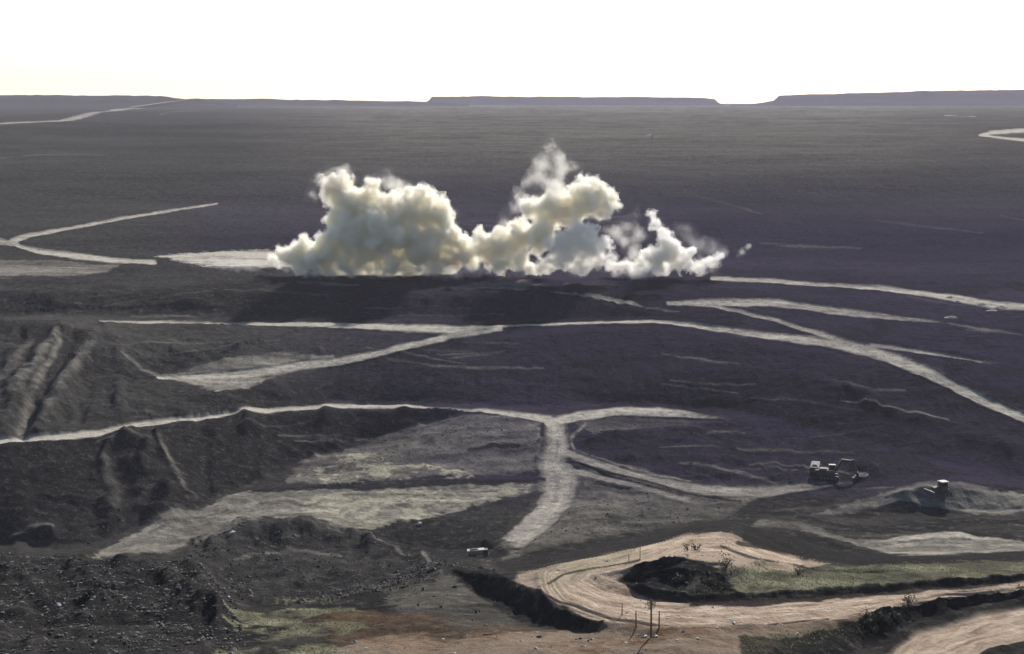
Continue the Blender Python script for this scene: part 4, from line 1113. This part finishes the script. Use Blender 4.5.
bl_mesh = []
rr = np.random.default_rng(5)
for k in range(6):
    vv, ff = rock_verts(rr, ICO2, .75)
    vv = vv * (1 + .0)
    me = np_mesh('boulder', vv, ff, False); me.materials.append(ROCKP if k % 2 else ROCKM); bl_mesh.append(me)
spots = [(192, 561), (201, 567), (224, 611), (228, 600), (180, 600), (58, 612), (95, 590)]
for k, (x, y) in enumerate(spots):
    o = bpy.data.objects.new('boulder', bl_mesh[k % 6]); COL.objects.link(o)
    o.location = dropped(x, y, .15); s = rr.uniform(.28, .5); o.scale = (s, s, s); o.rotation_euler = (0, 0, rr.uniform(0, 6))
    tag(o, 'rough boulder lying on the bottom left rubble heap', 'boulder', 'boulders on the rubble heap')
for x, y, s, lb in ((644, 638, .45, 'pale stone left of the foot of the tallest pole'), (655, 640, .4, 'pale stone right of the foot of the tallest pole'), (419, 524, 1.0, 'pale boulder alone at the rim of the dark bowl in the pit floor'), (232, 541, 1.2, 'pale boulder alone on the low mound left of centre')):
    o = bpy.data.objects.new('boulder', bl_mesh[1]); COL.objects.link(o); o.location = dropped(x, y, .1); o.scale = (s, s, s)
    tag(o, lb, 'boulder')

LEAF = plain('scrub_leaf', (.050, .062, .028), .8, 0, .4, .8); DRYL = plain('dry_scrub', (.10, .085, .05), .85, 0, .4, .8); STEM = plain('scrub_stem', (.07, .055, .04), .9)


def shrub(px, py, h, label, mat, seed, group=None, leaves=160):
    r = np.random.default_rng(seed)
    t = thing('shrub', dropped(px, py, -.1), r.uniform(0, 6), label, 'shrub', group)
    tips = []

    def stems(bm):
        for k in range(6):
            a = r.uniform(0, 6.28); e = Vector((math.cos(a) * h * r.uniform(.3, .7), math.sin(a) * h * r.uniform(.3, .7), h * r.uniform(.5, .95)))
            bm_tube(bm, (0, 0, 0), e, .05 * h, .015 * h, 5); tips.append(e)
            for _ in range(2):
                f = e * r.uniform(.5, .8); g = f + Vector(r.normal(size=3) * .25 * h); g.z = max(g.z, .1 * h)
                bm_tube(bm, f, g, .02 * h, .008 * h, 4); tips.append(g)
    part('stem', STEM, t, stems)

    def leaf(bm):
        for k in range(leaves):
            e = tips[k % len(tips)]; c = e + Vector(r.normal(size=3) * .16 * h)
            d = Vector(r.normal(size=3)).normalized(); q = d.orthogonal().normalized(); u = d.cross(q); s = h * r.uniform(.05, .12)
            bm.faces.new([bm.verts.new(c + q * s), bm.verts.new(c + u * s * .6), bm.verts.new(c - q * s), bm.verts.new(c - u * s * .6)])
    fo = part('foliage', mat, t, leaf)
    return t


shrub(799, 577, 1.7, 'dry forked shrub on the green bank below the tan road', DRYL, 1, None, 60)
shrub(726, 567, 1.5, 'bushy shrub at the right shoulder of the dark heap', LEAF, 2)
shrub(696, 550, 1.5, 'dark green shrub in the middle of the upper tan road', LEAF, 3)
shrub(688, 551, 1.1, 'small dark green shrub just left of the one in the upper tan road', LEAF, 4)
shrub(680, 580, 1.2, 'low shrub on the face of the dark heap', LEAF, 5)
shrub(650, 606, 1.0, 'bright low shrub behind the tallest pole', DRYL, 6)
shrub(632, 574, 1.0, 'low shrub at the left end of the dark heap', LEAF, 7)
shrub(910, 612, 1.5, 'dark shrub at the left tip of the scrubby bank', LEAF, 8)
rs = np.random.default_rng(11); bushes = []
for k in range(16):
    x = rs.uniform(860, 1024); y = 606 + (1024 - x) * .16 + rs.uniform(-6, 10) - 6
    if bank[np.searchsorted(cy, y), np.searchsorted(cx, x)] < .6: continue
    bushes.append((x, y, rs.uniform(.7, 1.4), 20 + k))

bushes.sort()
ORD = ['leftmost', 'second', 'third', 'fourth', 'fifth', 'sixth', 'seventh', 'eighth', 'ninth', 'tenth', 'eleventh', 'twelfth', 'thirteenth', 'fourteenth', 'fifteenth', 'sixteenth']
for k, (x, y, h_, sd) in enumerate(bushes):
    w_ = ORD[k] + (' from the left' if k else '')
    if k == len(bushes) - 1: w_ = 'rightmost'
    shrub(x, y, h_, 'dark scrub bush, %s on the bank between tan roads' % w_, LEAF, sd, 'scrub bushes on the bank', 120)

# tufts of grass on the green patches
GRASS, nt = new_mat('grass_blade')
_d = N(nt, 'ShaderNodeBsdfDiffuse'); _t = N(nt, 'ShaderNodeBsdfTranslucent'); _m = N(nt, 'ShaderNodeMixShader'); _m.inputs[0].default_value = .55
_g = N(nt, 'ShaderNodeNewGeometry'); _c = mixc(nt, noise_(nt, _g.outputs['Position'], .35, 4), (.07, .08, .04), (.21, .21, .125))
for _s in (_d, _t): nt.links.new(_c, _s.inputs[0])
nt.links.new(_d.outputs[0], _m.inputs[1]); nt.links.new(_t.outputs[0], _m.inputs[2])
nt.links.new(_m.outputs[0], N(nt, 'ShaderNodeOutputMaterial').inputs[0])
r = np.random.default_rng(31)
gm = (np.clip(vg1 + vg2 * (1 - isl2) + .5 * vg4, 0, 1) * np.minimum(np.abs(np.gradient(YW, axis=0)) * np.abs(np.gradient(XW, axis=1)), 3)).ravel(); gm /= gm.sum()
idx = r.choice(gm.size, 9000, p=gm)
n = len(idx); P = np.stack([XW.ravel()[idx] + r.uniform(-.3, .3, n), YW.ravel()[idx] + r.uniform(-.3, .3, n), ZT.ravel()[idx] - .03], -1)
tri = []
for k in range(5):
    a = r.uniform(0, 6.28, n); h_ = r.uniform(.06, .24, n); w_ = r.uniform(.05, .12, n)
    d = np.stack([np.cos(a), np.sin(a), 0 * a], -1); e = np.stack([-np.sin(a), np.cos(a), 0 * a], -1)
    tri.append(np.stack([P + e * w_[:, None], P - e * w_[:, None], P + d * (h_ * .5)[:, None] + np.array([0, 0, 1]) * h_[:, None]], 1))
tri = np.concatenate(tri).reshape(-1, 3)
tag(link_mesh('grass', np_mesh('grass', tri, np.arange(len(tri)).reshape(-1, 3), False), GRASS), 'dry green grass tufts on the banks in the foreground', 'grass', kind='stuff')

# ------------------------------------------------------------------ the air over the mine
m, nt = new_mat('haze_air')
pv = N(nt, 'ShaderNodeVolumePrincipled'); pv.inputs['Color'].default_value = (.85, .84, .98, 1); pv.inputs['Density'].default_value = HAZE; pv.inputs['Anisotropy'].default_value = .1
no = N(nt, 'ShaderNodeOutputMaterial'); nt.links.new(pv.outputs[0], no.inputs['Volume'])
bm = bmesh.new()
bmesh.ops.create_cube(bm, size=1)
zl, zh = float(VZ.min()) - 1.5, 178.0
for v in bm.verts: v.co = Vector((v.co.x * 14000, (v.co.y + .5) * 10400 - 300, zl + (v.co.z + .5) * (zh - zl)))
me = bpy.data.meshes.new('haze'); bm.to_mesh(me); bm.free()
tag(link_mesh('haze', me, m), 'pale air haze over the whole mine', 'haze', kind='stuff')
